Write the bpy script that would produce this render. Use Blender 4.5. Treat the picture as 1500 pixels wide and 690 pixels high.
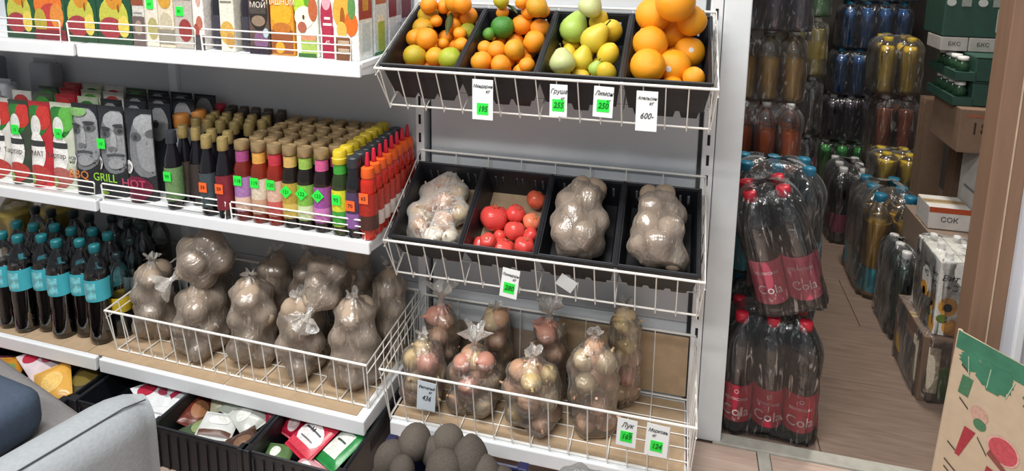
import bpy, bmesh, math, random
from mathutils import Vector, Matrix, Euler
random.seed(7)
PI = math.pi
for o in list(bpy.data.objects): bpy.data.objects.remove(o, do_unlink=True)
SC = bpy.context.scene
COL = SC.collection

# ------------------------------------------------------------------ camera
def make_camera():
    f, cy, p, yw, rl = 953.54, 79.78, .1709, -.2531, .0105
    fwd = Vector((math.sin(yw)*math.cos(p), math.cos(yw)*math.cos(p), -math.sin(p)))
    right = Vector((math.cos(yw), -math.sin(yw), 0)); up = right.cross(fwd)
    r2 = math.cos(rl)*right + math.sin(rl)*up; u2 = -math.sin(rl)*right + math.cos(rl)*up
    cd = bpy.data.cameras.new('camera'); co = bpy.data.objects.new('camera', cd); COL.objects.link(co)
    m = Matrix((r2, u2, -fwd)).transposed().to_4x4(); m.translation = (.712, -1.7166, 1.3727)
    co.matrix_world = m
    cd.sensor_width = 36; cd.lens = f/1500*36; cd.shift_y = -(345-cy)/1500; cd.clip_start = .02
    SC.camera = co
make_camera()

# ------------------------------------------------------------------ light
wd = bpy.data.worlds.new('world'); SC.world = wd; wd.use_nodes = True
wd.node_tree.nodes['Background'].inputs[0].default_value = (.9, .95, 1, 1)
wd.node_tree.nodes['Background'].inputs[1].default_value = .22
def area_light(name, loc, sx, sy, watts, col=(1, .98, .95)):
    ld = bpy.data.lights.new(name, 'AREA'); ld.shape = 'RECTANGLE'; ld.size = sx; ld.size_y = sy
    ld.energy = watts; ld.color = col
    lo = bpy.data.objects.new(name, ld); COL.objects.link(lo); lo.location = loc
    return lo
area_light('ceiling_lamp_light', (-.25, -1.05, 2.62), 1.9, .22, 45)
area_light('ceiling_lamp_light', (-.1, -2.3, 2.62), 2.2, .22, 48)
SC.view_settings.view_transform = 'Standard'; SC.view_settings.look = 'None'
SC.view_settings.gamma = 1; SC.view_settings.exposure = 0.35; SC.view_settings.use_curve_mapping = False
try:
    SC.cycles.transparent_max_bounces = 24; SC.cycles.max_bounces = 8
except Exception: pass

# ------------------------------------------------------------------ materials
MATS = {}
def s2l(c):
    return tuple(((v/12.92) if v <= .04045 else ((v+.055)/1.055)**2.4) for v in c)
def hexc(h): return s2l(tuple(int(h[i:i+2], 16)/255 for i in (0, 2, 4)))
def nodes_of(m):
    m.use_nodes = True; nt = m.node_tree
    return nt, nt.nodes, nt.links, nt.nodes['Principled BSDF']
def mat(name, h, rough=.5, var=.12, scale=25., metal=0., bump=0., stretch=None, coat=0., spec=.5, rnd=0.):
    """plain surface: colour with fine procedural mottling (and per-object variation)"""
    if name in MATS: return MATS[name]
    m = bpy.data.materials.new(name); nt, N, L, B = nodes_of(m); c = hexc(h)
    tc = N.new('ShaderNodeTexCoord'); mp = N.new('ShaderNodeMapping'); nz = N.new('ShaderNodeTexNoise')
    L.new(tc.outputs['Object'], mp.inputs[0]); L.new(mp.outputs[0], nz.inputs['Vector'])
    if stretch: mp.inputs['Scale'].default_value = stretch
    nz.inputs['Scale'].default_value = scale; nz.inputs['Detail'].default_value = 4
    rp = N.new('ShaderNodeValToRGB'); L.new(nz.outputs[0], rp.inputs[0])
    rp.color_ramp.elements[0].position = .3; rp.color_ramp.elements[1].position = .7
    rp.color_ramp.elements[0].color = tuple(max(0, v*(1-var)) for v in c)+(1,)
    rp.color_ramp.elements[1].color = tuple(min(1, v*(1+var)) for v in c)+(1,)
    out = rp.outputs[0]
    if rnd:
        oi = N.new('ShaderNodeObjectInfo'); hs = N.new('ShaderNodeHueSaturation')
        mr = N.new('ShaderNodeMapRange'); mr.inputs[3].default_value = 1-rnd; mr.inputs[4].default_value = 1+rnd
        L.new(oi.outputs['Random'], mr.inputs[0]); L.new(mr.outputs[0], hs.inputs['Value']); L.new(out, hs.inputs['Color']); out = hs.outputs[0]
    L.new(out, B.inputs['Base Color'])
    B.inputs['Roughness'].default_value = rough; B.inputs['Metallic'].default_value = metal
    B.inputs['Specular IOR Level'].default_value = spec; B.inputs['Coat Weight'].default_value = coat
    if bump:
        bp = N.new('ShaderNodeBump'); bp.inputs['Strength'].default_value = bump; bp.inputs['Distance'].default_value = .004
        L.new(nz.outputs[0], bp.inputs['Height']); L.new(bp.outputs[0], B.inputs['Normal'])
    MATS[name] = m; return m
def two_tone(name, h1, h2, lo=.4, hi=.6, scale=8., rough=.45, bump=.1, rnd=1., fine=120.):
    """fruit or vegetable skin: two colours blended by noise, shifted per object"""
    if name in MATS: return MATS[name]
    m = bpy.data.materials.new(name); nt, N, L, B = nodes_of(m)
    tc = N.new('ShaderNodeTexCoord'); oi = N.new('ShaderNodeObjectInfo')
    ad = N.new('ShaderNodeVectorMath'); L.new(tc.outputs['Object'], ad.inputs[0])
    cm = N.new('ShaderNodeCombineXYZ'); mu = N.new('ShaderNodeMath'); mu.operation = 'MULTIPLY'; mu.inputs[1].default_value = 7
    L.new(oi.outputs['Random'], mu.inputs[0])
    for i in range(3): L.new(mu.outputs[0], cm.inputs[i])
    L.new(cm.outputs[0], ad.inputs[1])
    nz = N.new('ShaderNodeTexNoise'); nz.inputs['Scale'].default_value = scale; nz.inputs['Detail'].default_value = 3
    L.new(ad.outputs[0], nz.inputs['Vector'])
    sh = N.new('ShaderNodeMath'); sh.operation = 'MULTIPLY_ADD'; sh.inputs[1].default_value = .3*rnd; L.new(oi.outputs['Random'], sh.inputs[0])
    L.new(nz.outputs[0], sh.inputs[2])
    rp = N.new('ShaderNodeValToRGB'); L.new(sh.outputs[0], rp.inputs[0])
    rp.color_ramp.elements[0].position = lo; rp.color_ramp.elements[1].position = hi
    rp.color_ramp.elements[0].color = hexc(h1)+(1,); rp.color_ramp.elements[1].color = hexc(h2)+(1,)
    L.new(rp.outputs[0], B.inputs['Base Color']); B.inputs['Roughness'].default_value = rough
    n2 = N.new('ShaderNodeTexNoise'); n2.inputs['Scale'].default_value = fine; L.new(tc.outputs['Object'], n2.inputs['Vector'])
    bp = N.new('ShaderNodeBump'); bp.inputs['Strength'].default_value = bump; bp.inputs['Distance'].default_value = .003
    L.new(n2.outputs[0], bp.inputs['Height']); L.new(bp.outputs[0], B.inputs['Normal'])
    MATS[name] = m; return m
def film(name, h='ffffff', fac=.2, rough=.18, scale=30., bump=.8, stretch=(1, 1, 1), milk=.25, glint=.0):
    """thin crumpled plastic film: mostly see-through, glossy, slightly milky"""
    if name in MATS: return MATS[name]
    m = bpy.data.materials.new(name); m.use_nodes = True; nt = m.node_tree; N = nt.nodes; L = nt.links
    N.remove(N['Principled BSDF']); out = N['Material Output']
    tr = N.new('ShaderNodeBsdfTransparent'); tr.inputs[0].default_value = (1, 1, 1, 1)
    gl = N.new('ShaderNodeBsdfGlossy'); gl.inputs['Roughness'].default_value = rough; gl.inputs[0].default_value = (1, 1, 1, 1)
    df = N.new('ShaderNodeBsdfDiffuse'); df.inputs[0].default_value = hexc(h)+(1,)
    tc = N.new('ShaderNodeTexCoord'); mp = N.new('ShaderNodeMapping'); mp.inputs['Scale'].default_value = stretch
    nz = N.new('ShaderNodeTexNoise'); nz.inputs['Scale'].default_value = scale; nz.inputs['Detail'].default_value = 5; nz.inputs['Distortion'].default_value = 1.2
    L.new(tc.outputs['Object'], mp.inputs[0]); L.new(mp.outputs[0], nz.inputs['Vector'])
    bp = N.new('ShaderNodeBump'); bp.inputs['Strength'].default_value = bump; bp.inputs['Distance'].default_value = .006
    L.new(nz.outputs[0], bp.inputs['Height']); L.new(bp.outputs[0], gl.inputs['Normal']); L.new(bp.outputs[0], df.inputs['Normal'])
    fr = N.new('ShaderNodeFresnel'); fr.inputs[0].default_value = 1.45; L.new(bp.outputs[0], fr.inputs['Normal'])
    # wrinkle glints painted in: noise streaks whiten the film along its folds
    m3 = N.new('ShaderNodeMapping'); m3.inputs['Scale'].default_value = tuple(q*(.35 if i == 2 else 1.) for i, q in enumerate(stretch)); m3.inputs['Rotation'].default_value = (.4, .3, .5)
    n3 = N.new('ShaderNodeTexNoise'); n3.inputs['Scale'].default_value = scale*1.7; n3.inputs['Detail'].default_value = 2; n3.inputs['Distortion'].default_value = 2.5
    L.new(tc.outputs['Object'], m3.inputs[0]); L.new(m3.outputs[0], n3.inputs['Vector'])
    r3 = N.new('ShaderNodeMapRange'); r3.inputs[1].default_value = .6; r3.inputs[2].default_value = .7; r3.inputs[3].default_value = fac; r3.inputs[4].default_value = fac+glint
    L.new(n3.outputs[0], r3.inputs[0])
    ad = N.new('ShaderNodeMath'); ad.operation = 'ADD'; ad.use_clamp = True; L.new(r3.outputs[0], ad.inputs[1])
    L.new(fr.outputs[0], ad.inputs[0])
    mx = N.new('ShaderNodeMixShader'); mx.inputs[0].default_value = milk
    L.new(gl.outputs[0], mx.inputs[1]); L.new(df.outputs[0], mx.inputs[2])
    m2 = N.new('ShaderNodeMixShader'); L.new(ad.outputs[0], m2.inputs[0]); L.new(tr.outputs[0], m2.inputs[1]); L.new(mx.outputs[0], m2.inputs[2])
    L.new(m2.outputs[0], out.inputs[0])
    MATS[name] = m; return m
def pet(name, h='ffffff', fac=.05, rough=.08):
    """clear or tinted bottle wall: see-through with glossy reflections"""
    if name in MATS: return MATS[name]
    m = bpy.data.materials.new(name); m.use_nodes = True; nt = m.node_tree; N = nt.nodes; L = nt.links
    N.remove(N['Principled BSDF']); out = N['Material Output']
    tr = N.new('ShaderNodeBsdfTransparent'); tr.inputs[0].default_value = hexc(h)+(1,)
    gl = N.new('ShaderNodeBsdfGlossy'); gl.inputs['Roughness'].default_value = rough
    tc = N.new('ShaderNodeTexCoord'); nz = N.new('ShaderNodeTexNoise'); nz.inputs['Scale'].default_value = 35
    L.new(tc.outputs['Object'], nz.inputs['Vector'])
    bp = N.new('ShaderNodeBump'); bp.inputs['Strength'].default_value = .25; bp.inputs['Distance'].default_value = .004
    L.new(nz.outputs[0], bp.inputs['Height']); L.new(bp.outputs[0], gl.inputs['Normal'])
    fr = N.new('ShaderNodeFresnel'); fr.inputs[0].default_value = 1.5; L.new(bp.outputs[0], fr.inputs['Normal'])
    ad = N.new('ShaderNodeMath'); ad.operation = 'ADD'; ad.use_clamp = True; ad.inputs[1].default_value = fac; L.new(fr.outputs[0], ad.inputs[0])
    m2 = N.new('ShaderNodeMixShader'); L.new(ad.outputs[0], m2.inputs[0]); L.new(tr.outputs[0], m2.inputs[1]); L.new(gl.outputs[0], m2.inputs[2])
    L.new(m2.outputs[0], out.inputs[0]); MATS[name] = m; return m
def paint(h, rough=.45): return mat('paint_'+h, h, rough, .16, 130)

# ------------------------------------------------------------------ mesh building
class MB:
    def __init__(s): s.v = []; s.f = []
    def add(s, vs, fs, M=None):
        n = len(s.v)
        s.v += [tuple(M @ Vector(p)) for p in vs] if M else [tuple(p) for p in vs]
        s.f += [tuple(i+n for i in q) for q in fs]; return s
    def box(s, x0, x1, y0, y1, z0, z1, M=None):
        return s.add([(x0,y0,z0),(x1,y0,z0),(x1,y1,z0),(x0,y1,z0),(x0,y0,z1),(x1,y0,z1),(x1,y1,z1),(x0,y1,z1)],
                     [(0,3,2,1),(4,5,6,7),(0,1,5,4),(1,2,6,5),(2,3,7,6),(3,0,4,7)], M)
    def bbox(s, x0, x1, y0, y1, z0, z1, b=.004, M=None, seg=2):
        bm = bmesh.new(); bmesh.ops.create_cube(bm, size=1)
        for v in bm.verts: v.co = Vector((x0+(v.co.x+.5)*(x1-x0), y0+(v.co.y+.5)*(y1-y0), z0+(v.co.z+.5)*(z1-z0)))
        bmesh.ops.bevel(bm, geom=bm.edges[:], offset=b, segments=seg, affect='EDGES', profile=.5)
        bm.verts.index_update()
        s.add([v.co for v in bm.verts], [[v.index for v in f.verts] for f in bm.faces], M); bm.free(); return s
    def frustum(s, x0, x1, y0, y1, z0, z1, t, M=None):
        """box whose bottom is smaller by t on each side"""
        return s.add([(x0+t,y0+t,z0),(x1-t,y0+t,z0),(x1-t,y1-t,z0),(x0+t,y1-t,z0),(x0,y0,z1),(x1,y0,z1),(x1,y1,z1),(x0,y1,z1)],
                     [(0,3,2,1),(4,5,6,7),(0,1,5,4),(1,2,6,5),(2,3,7,6),(3,0,4,7)], M)
    def tube(s, pts, r, n=6, caps=True, closed=False):
        pts = [Vector(p) for p in pts]; K = len(pts); base = len(s.v); rs = r if isinstance(r, (list, tuple)) else [r]*K
        for i, p in enumerate(pts):
            if closed: d = pts[(i+1) % K]-pts[i-1]
            else: d = pts[min(i+1, K-1)]-pts[max(i-1, 0)]
            d.normalize(); a = d.cross(Vector((0,0,1)))
            if a.length < .05: a = d.cross(Vector((1,0,0)))
            a.normalize(); b = d.cross(a)
            for k in range(n):
                t = 2*PI*k/n; s.v.append(tuple(p+rs[i]*(math.cos(t)*a+math.sin(t)*b)))
        for i in range(K if closed else K-1):
            for k in range(n):
                i2 = (i+1) % K
                s.f.append((base+i*n+k, base+i*n+(k+1) % n, base+i2*n+(k+1) % n, base+i2*n+k))
        if caps and not closed:
            s.f.append(tuple(base+k for k in range(n))[::-1]); s.f.append(tuple(base+(K-1)*n+k for k in range(n)))
        return s
    def lathe(s, prof, n=16, M=None, cap=True, lobes=0, lob=0.):
        vs = []; fs = []
        for r, z in prof:
            for k in range(n):
                t = 2*PI*k/n; vs.append((r*math.cos(t), r*math.sin(t), z))
        for i in range(len(prof)-1):
            for k in range(n): fs.append((i*n+k, i*n+(k+1) % n, (i+1)*n+(k+1) % n, (i+1)*n+k))
        if cap:
            fs.append(tuple(range(n))[::-1]); fs.append(tuple((len(prof)-1)*n+k for k in range(n)))
        return s.add(vs, fs, M)
    def ball(s, c, r, n=14, m=9, M=None, fn=None):
        rx, ry, rz = r if isinstance(r, (list, tuple)) else (r, r, r); vs = [(c[0], c[1], c[2]-rz)]; fs = []
        for i in range(1, m):
            a = -PI/2+PI*i/m
            for k in range(n):
                t = 2*PI*k/n; q = 1 if fn is None else fn(t, a)
                vs.append((c[0]+rx*q*math.cos(a)*math.cos(t), c[1]+ry*q*math.cos(a)*math.sin(t), c[2]+rz*q*math.sin(a)))
        vs.append((c[0], c[1], c[2]+rz)); T = len(vs)-1
        for k in range(n): fs.append((0, 1+(k+1) % n, 1+k))
        for i in range(m-2):
            for k in range(n): fs.append((1+i*n+k, 1+i*n+(k+1) % n, 1+(i+1)*n+(k+1) % n, 1+(i+1)*n+k))
        for k in range(n): fs.append((1+(m-2)*n+k, 1+(m-2)*n+(k+1) % n, T))
        return s.add(vs, fs, M)
    def sheet(s, fn, nu, nv, closeu=False):
        base = len(s.v)
        for i in range(nu+(0 if closeu else 1)):
            for j in range(nv+1): s.v.append(tuple(fn(i/nu, j/nv)))
        w = nv+1; R = nu if closeu else nu
        for i in range(R):
            i2 = (i+1) % nu if closeu else i+1
            for j in range(nv): s.f.append((base+i*w+j, base+i2*w+j, base+i2*w+j+1, base+i*w+j+1))
        return s
    def mesh(s, name, m, smooth=False):
        me = bpy.data.meshes.new(name); me.from_pydata(s.v, [], s.f); me.materials.append(m)
        if smooth:
            me.polygons.foreach_set('use_smooth', [True]*len(me.polygons))
        me.update(); return me
def link(name, me, parent=None, loc=(0,0,0), rot=(0,0,0), scale=None):
    o = bpy.data.objects.new(name, me); COL.objects.link(o); o.location = loc; o.rotation_euler = rot
    if scale: o.scale = scale if isinstance(scale, (list, tuple)) else (scale,)*3
    if parent: o.parent = parent
    return o
def part(name, mb, m, parent=None, smooth=False, loc=(0,0,0), rot=(0,0,0)):
    return link(name, mb.mesh(name, m, smooth), parent, loc, rot)
def autosmooth(me, ang=40):
    me.polygons.foreach_set('use_smooth', [True]*len(me.polygons))
    try: me.set_sharp_from_angle(angle=math.radians(ang))
    except Exception: pass
    return me
def tag(o, label, cat, group=None):
    o['label'] = label; o['category'] = cat
    if group: o['group'] = group
    return o
def thing(name, label, cat, loc=(0,0,0), rot=(0,0,0), group=None):
    return tag(link(name, None, None, loc, rot), label, cat, group)
def struct(name, mb, m, parent=None, smooth=False):
    o = part(name, mb, m, parent, smooth)
    if parent is None: o['kind'] = 'structure'
    return o
CACHE = {}
def cached(key, fn):
    if key not in CACHE: CACHE[key] = fn()
    return CACHE[key]
def dup(root, loc, rot=None, label=None, group=None):
    r = root.copy(); COL.objects.link(r); r.location = loc
    if rot is not None: r.rotation_euler = rot
    if label: r['label'] = label
    if group: r['group'] = group
    for ch in list(root.children):
        c = ch.copy(); COL.objects.link(c); c.parent = r
        for g in list(ch.children):
            d = g.copy(); COL.objects.link(d); d.parent = c
    return r
def text_mesh(txt, size, m, shear=0., ext=.0003, align='CENTER', bold=0.):
    key = ('t', txt, size, m.name, shear, align, bold)
    def mk():
        cu = bpy.data.curves.new('lettering', 'FONT'); cu.body = txt; cu.size = size; cu.shear = shear
        cu.align_x = align; cu.align_y = 'CENTER'; cu.extrude = ext; cu.resolution_u = 2; cu.offset = bold
        o = bpy.data.objects.new('lettering', cu); COL.objects.link(o)
        bpy.context.view_layer.update()
        me = bpy.data.meshes.new_from_object(o.evaluated_get(bpy.context.evaluated_depsgraph_get()))
        bpy.data.objects.remove(o); bpy.data.curves.remove(cu)
        me.materials.clear(); me.materials.append(m); return me
    return cached(key, mk)
def letters(txt, size, m, parent, loc, rot=(PI/2, 0, 0), shear=0., scale=None, bold=0.):
    return link('lettering', text_mesh(txt, size, m, shear, bold=bold), parent, loc, rot, scale)

# frame of the left shelving run: turned 1.7 degrees against the right one about the shared post
AL = -.03; CA, SA = math.cos(AL), math.sin(AL)
def LW(x, y, z): return (x*CA-y*SA, x*SA+y*CA, z)
ORD = ['first','second','third','fourth','fifth','sixth','seventh','eighth','ninth','tenth','eleventh','twelfth']

# ------------------------------------------------------------------ common materials
WHITE = mat('white_enamel', 'eef1f4', .35, .02)
WIRE = mat('white_wire', 'f2f0ea', .35, .03)
PANEL = mat('grey_back_panel', 'd0d5da', .5, .03, 3)
BLACKP = mat('black_crate_plastic', '1b1d22', .42, .2, 60)
DARK = mat('dark_slot', '0c0d0f', .7, .1)
CARD = mat('cardboard', 'b39a7c', .85, .08, 40, bump=.1)
CARDG = mat('cardboard_greyish', '9b8a7a', .85, .1, 40, bump=.1)
INK = mat('black_ink', '1d1f24', .6, .1)
WHITEP = mat('white_paper', 'f3f6f6', .7, .02)
GREENF = mat('fluorescent_green', '2cf04a', .6, .06, 90)
GREEND = mat('dark_green_ink', '0a7a22', .6, .1)
ORANGEF = mat('fluorescent_orange', 'ff6a2c', .6, .06, 90)

# ================================================================== the setting
def wood_floor(name, h1, h2, sc=1.):
    m = bpy.data.materials.new(name); nt, N, L, B = nodes_of(m)
    tc = N.new('ShaderNodeTexCoord'); mp = N.new('ShaderNodeMapping'); mp.inputs['Scale'].default_value = (2*sc, 22*sc, 1)
    nz = N.new('ShaderNodeTexNoise'); nz.inputs['Scale'].default_value = 4; nz.inputs['Detail'].default_value = 8; nz.inputs['Distortion'].default_value = .6
    L.new(tc.outputs['Object'], mp.inputs[0]); L.new(mp.outputs[0], nz.inputs['Vector'])
    rp = N.new('ShaderNodeValToRGB'); L.new(nz.outputs[0], rp.inputs[0])
    rp.color_ramp.elements[0].position = .25; rp.color_ramp.elements[1].position = .75
    rp.color_ramp.elements[0].color = hexc(h1)+(1,); rp.color_ramp.elements[1].color = hexc(h2)+(1,)
    L.new(rp.outputs[0], B.inputs['Base Color']); B.inputs['Roughness'].default_value = .38
    bp = N.new('ShaderNodeBump'); bp.inputs['Strength'].default_value = .06; L.new(nz.outputs[0], bp.inputs['Height']); L.new(bp.outputs[0], B.inputs['Normal'])
    MATS[name] = m; return m
LAMI = wood_floor('pinkish_laminate', 'b89f90', 'd2bcae')
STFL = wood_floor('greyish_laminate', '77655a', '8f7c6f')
JOINT = mat('floor_joint', '6d5a4c', .8)
floor = struct('floor', MB().box(-3.2, 2.6, -3.4, 3.6, -.06, -.006), JOINT)
k = 0
for r_ in range(26):                                     # shop planks run along the shelving, in front of the threshold
    y1 = -.019-r_*.13
    if y1 < -2.9: break
    x = -3.2 + (r_ % 3)*.41
    xs = [-3.2] + [x+.9*i for i in range(1, 8) if -3.2 < x+.9*i < 2.5] + [2.6]
    if r_ == 0: xs = [-3.2, -1.9, -.9, .2, .978, 1.012, 2.2]
    for a, b in zip(xs[:-1], xs[1:]):
        if abs(a-.978) < 1e-6: continue
        part('plank', MB().bbox(a+.001, b-.001, y1-.1288, y1, -.006, 0, .0012, seg=1), LAMI, floor)
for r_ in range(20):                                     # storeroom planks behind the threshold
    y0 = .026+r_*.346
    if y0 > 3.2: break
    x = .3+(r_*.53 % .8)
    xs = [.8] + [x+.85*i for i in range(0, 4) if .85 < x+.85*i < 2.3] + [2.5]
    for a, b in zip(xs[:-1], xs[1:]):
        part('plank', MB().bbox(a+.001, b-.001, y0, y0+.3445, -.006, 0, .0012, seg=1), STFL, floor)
ALU = mat('worn_grey_threshold', 'b6b4aa', .5, .12, 30)
struct('trim_1', MB().bbox(.862, 1.6, -.018, .024, -.006, .006, .003), ALU)                       # door threshold
struct('trim_2', MB().bbox(.979, 1.011, -1.6, -.018, -.006, .005, .003), ALU)                     # floor strip towards the shop
JAMB = mat('white_painted_jamb', 'e3e8ea', .5, .04, 14)
struct('trim_3', MB().bbox(.818, .884, -.012, .05, 0, 2.4, .003), JAMB)                           # white strip between shelves and doorway
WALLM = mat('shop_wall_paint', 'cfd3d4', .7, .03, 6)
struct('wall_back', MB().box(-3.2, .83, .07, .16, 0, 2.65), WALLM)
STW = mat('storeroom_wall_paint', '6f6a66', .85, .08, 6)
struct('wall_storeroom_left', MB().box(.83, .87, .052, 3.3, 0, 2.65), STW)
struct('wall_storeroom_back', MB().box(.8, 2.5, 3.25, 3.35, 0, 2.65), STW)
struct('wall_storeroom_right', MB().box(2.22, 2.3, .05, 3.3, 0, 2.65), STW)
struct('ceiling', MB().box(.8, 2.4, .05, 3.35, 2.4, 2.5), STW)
struct('wall_door_head', MB().box(.83, 1.56, -.01, .06, 2.05, 2.65), WALLM)
BROWN = mat('brown_door_lining', '8d6f5a', .5, .08, 8, stretch=(8, 8, .6))
d1 = struct('trim_4', MB().bbox(1.437, 1.508, -.02, .05, 0, 2.4, .002), BROWN)                    # brown lining right of the doorway
part('groove', MB().box(1.4755, 1.4785, -.0215, -.019, 0, 2.4), mat('pale_groove_line', 'c9b49c', .6), d1)
struct('wall_right', MB().box(1.508, 2.6, -.03, .06, 0, 2.65), mat('pale_plastic_panel', 'cdcfd6', .45, .03, 5))
struct('trim_5', MB().bbox(1.527, 1.545, -.042, -.029, 0, 2.4, .003), WHITE)

# ================================================================== shelving
UNITCYL = None
def wire(p, q, r, parent, name='wire', m=None):
    """one straight wire between two points, sharing one cylinder mesh"""
    m = m or WIRE
    me = cached(('wire', m.name), lambda: MB().tube([(0,0,0),(0,0,1)], 1, 6).mesh('wire', m, True))
    p, q = Vector(p), Vector(q); d = q-p
    o = link(name, me, parent, p, d.to_track_quat('Z', 'Y').to_euler(), (r, r, d.length)); return o
def post(name, x, parent, z0, z1, w=.03):
    o = part(name, MB().bbox(x-w/2, x+w/2, -.014, .03, 0, 2.1, .002), WHITE, parent)
    sm = cached('slot', lambda: MB().box(-.0035, .0035, -.0012, .001, -.014, .014).mesh('slot', DARK))
    z = z0
    while z < z1:
        link('slot', sm, o, (x, -.0142, z)); z += .0547
    return o
def shelf_unit(label, x0, x1, loc, rot, shelves, panel_h=.34):
    t = thing('shelving_unit', label, 'shelving', loc, rot, 'shelving units along the back wall')
    z = .0
    while z < 2.05:
        part('back_panel', MB().bbox(x0+.012, x1-.012, 0, .02, z+.001, min(z+panel_h, 2.1)-.001, .002, seg=1), PANEL, t); z += panel_h
    for (z0, th, d) in shelves:
        s = part('shelf', MB().box(x0+.004, x1-.004, -d+.012, -.002, z0+th-.012, z0+th), WHITE, t)
        part('fascia', MB().bbox(x0+.004, x1-.004, -d, -d+.012, z0, z0+th, .003), WHITE, s)
        for xx in (x0+.006, x1-.009):
            part('bracket', MB().add([(xx, -d+.012, z0+th-.012), (xx+.003, -d+.012, z0+th-.012), (xx, -.002, z0+th-.012), (xx+.003, -.002, z0+th-.012),
                                      (xx, -d+.012, z0+.004), (xx+.003, -d+.012, z0+.004), (xx, -.002, z0-.03), (xx+.003, -.002, z0-.03)],
                                     [(0,1,3,2),(4,6,7,5),(0,2,6,4),(1,5,7,3),(0,4,5,1),(2,3,7,6)]), WHITE, s)
    return t
TOPZ, TOPD = 1.085, .345
MIDZ, MIDD = .625, .325
BOTZ, BOTD = .160, .378
LSH = [(TOPZ-.034, .034, TOPD), (MIDZ-.034, .034, MIDD), (BOTZ-.042, .042, BOTD)]
ROTL = (0, 0, AL)
ua = shelf_unit('white metal shelving section at the left edge holding juice, ketchup pouches and teal-label bottles', -1.75, -.878, (0,0,0), ROTL, LSH)
ub = shelf_unit('white metal shelving section with sauce bottles and the basket of potato bags', -.872, 0, (0,0,0), ROTL, LSH)
post('post', -.875, ub, .2, .3)
post('post', -.002, ub, .7, 1.02, .026)
for x in (-.87, -.01):
    part('leg', MB().bbox(x-.02, x+.02, -.09, -.05, 0, BOTZ-.04, .003), WHITE, ub)
uc = shelf_unit('white metal shelving section with the three wire produce baskets beside the doorway', .015, .787, (0,0,0), (0,0,0), [(.068, .04, .30)])
post('post', .801, uc, .27, 1.4, .03)
for x in (.05, .77):
    part('leg', MB().bbox(x-.02, x+.02, -.24, -.2, 0, .07, .003), WHITE, uc)

def basket(label, x0, x1, F, B, FB, BB, nfront, loc=(0,0,0), rot=(0,0,0), ndep=None, hook=True, ncross=3):
    t = thing('wire_basket', label, 'wire basket', loc, rot, 'white wire baskets')
    yf, zf = F; yb, zb = B; yfb, zfb = FB; ybb, zbb = BB
    part('rim', MB().tube([(x0,yf,zf),(x1,yf,zf),(x1,yb,zb),(x0,yb,zb)], .0034, 8, closed=True), WIRE, t)
    part('base_frame', MB().tube([(x0+.008,yfb,zfb),(x1-.008,yfb,zfb),(x1-.008,ybb,zbb),(x0+.008,ybb,zbb)], .0026, 6, closed=True), WIRE, t)
    for i in range(nfront):                                    # front wires with their bent lower ends, and back wires
        x = x0+.012+(x1-x0-.024)*i/(nfront-1)
        e = .008 if hook else 0
        wire((x, yf+.002, zf), (x, yfb-.003, zfb-e), .0017, t)
        if hook: wire((x, yfb-.003, zfb-e), (x, yfb+.006, zfb+.003), .0017, t)
    for i in range(nfront//2+1):
        x = x0+.012+(x1-x0-.024)*i/(nfront//2)
        wire((x, yb, zb), (x, ybb, zbb), .0017, t)
        wire((x, yfb, zfb+.002), (x, ybb, zbb+.002), .0017, t, 'base_wire')
    n = ndep or 7
    for xx, xb in ((x0, x0+.008), (x1, x1-.008)):
        for i in range(n):
            k_ = i/(n-1)
            wire((xx, yf+(yb-yf)*k_, zf+(zb-zf)*k_), (xb, yfb+(ybb-yfb)*k_, zfb+(zbb-zfb)*k_), .0017, t, 'side_wire')
        wire((xx, yf*.92+yfb*.08, zf*.82+zfb*.18), (xx, yb, zb-.03), .0017, t, 'side_wire')
    for i in range(1, ncross+1):
        k_ = i/(ncross+1)
        wire((x0+.008, yfb+(ybb-yfb)*k_, zfb+(zbb-zfb)*k_), (x1-.008, yfb+(ybb-yfb)*k_, zfb+(zbb-zfb)*k_), .0017, t, 'base_wire')
    return t
T1 = math.atan2(1.205-1.068, .298-.012); T2 = math.atan2(.772-.611, .273-.012)
basket('top tilted white wire basket carrying the crates of citrus fruit', .0, .80, (-.298, 1.068), (-.014, 1.205), (-.235, .963), (-.02, 1.075), 17)
basket('middle tilted white wire basket carrying the crates of onions, tomatoes and potatoes', .0, .80, (-.273, .611), (-.014, .772), (-.22, .497), (-.02, .62), 17)
basket('low flat-bottomed white wire basket full of bagged onions', .004, .80, (-.322, .276), (-.014, .315), (-.285, .112), (-.016, .118), 17, ndep=8, ncross=5)
basket('long white wire basket on the bottom shelf holding the potato bags', -.856, -.006, (-.352, .302), (-.03, .335), (-.33, BOTZ+.006), (-.035, BOTZ+.006), 20, (0,0,0), ROTL, ndep=8, ncross=3)
part('cardboard_liner', MB().box(.02, .78, -.275, -.02, .109, .1115), CARD)
def lone(o, label, cat, group=None): return tag(o, label, cat, group)
bpy.data.objects['cardboard_liner'].name = 'cardboard_sheet'
lone(bpy.data.objects['cardboard_sheet'], 'flat brown cardboard sheet lining the low onion basket', 'cardboard', 'cardboard shelf liners')
o = part('cardboard_sheet', MB().box(.42, .782, -.0135, -.0115, .125, .305), CARD); lone(o, 'upright brown cardboard sheet against the back of the low onion basket', 'cardboard', 'cardboard shelf liners')
o = part('cardboard_sheet', MB().box(.02, .4, -.0135, -.0115, .125, .25), CARDG); lone(o, 'upright cardboard sheet behind the bagged onions at the left of the low basket', 'cardboard', 'cardboard shelf liners')
xs = [-1.7, -1.18, -.925, -.44, -.03]
ll = ['flat cardboard sheet under the leftmost teal-label bottles', 'flat cardboard sheet under the teal-label bottles, with its right edge beside the potato basket',
      'flat cardboard sheet under the left potato bags', 'flat cardboard sheet under the right potato bags']
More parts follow.
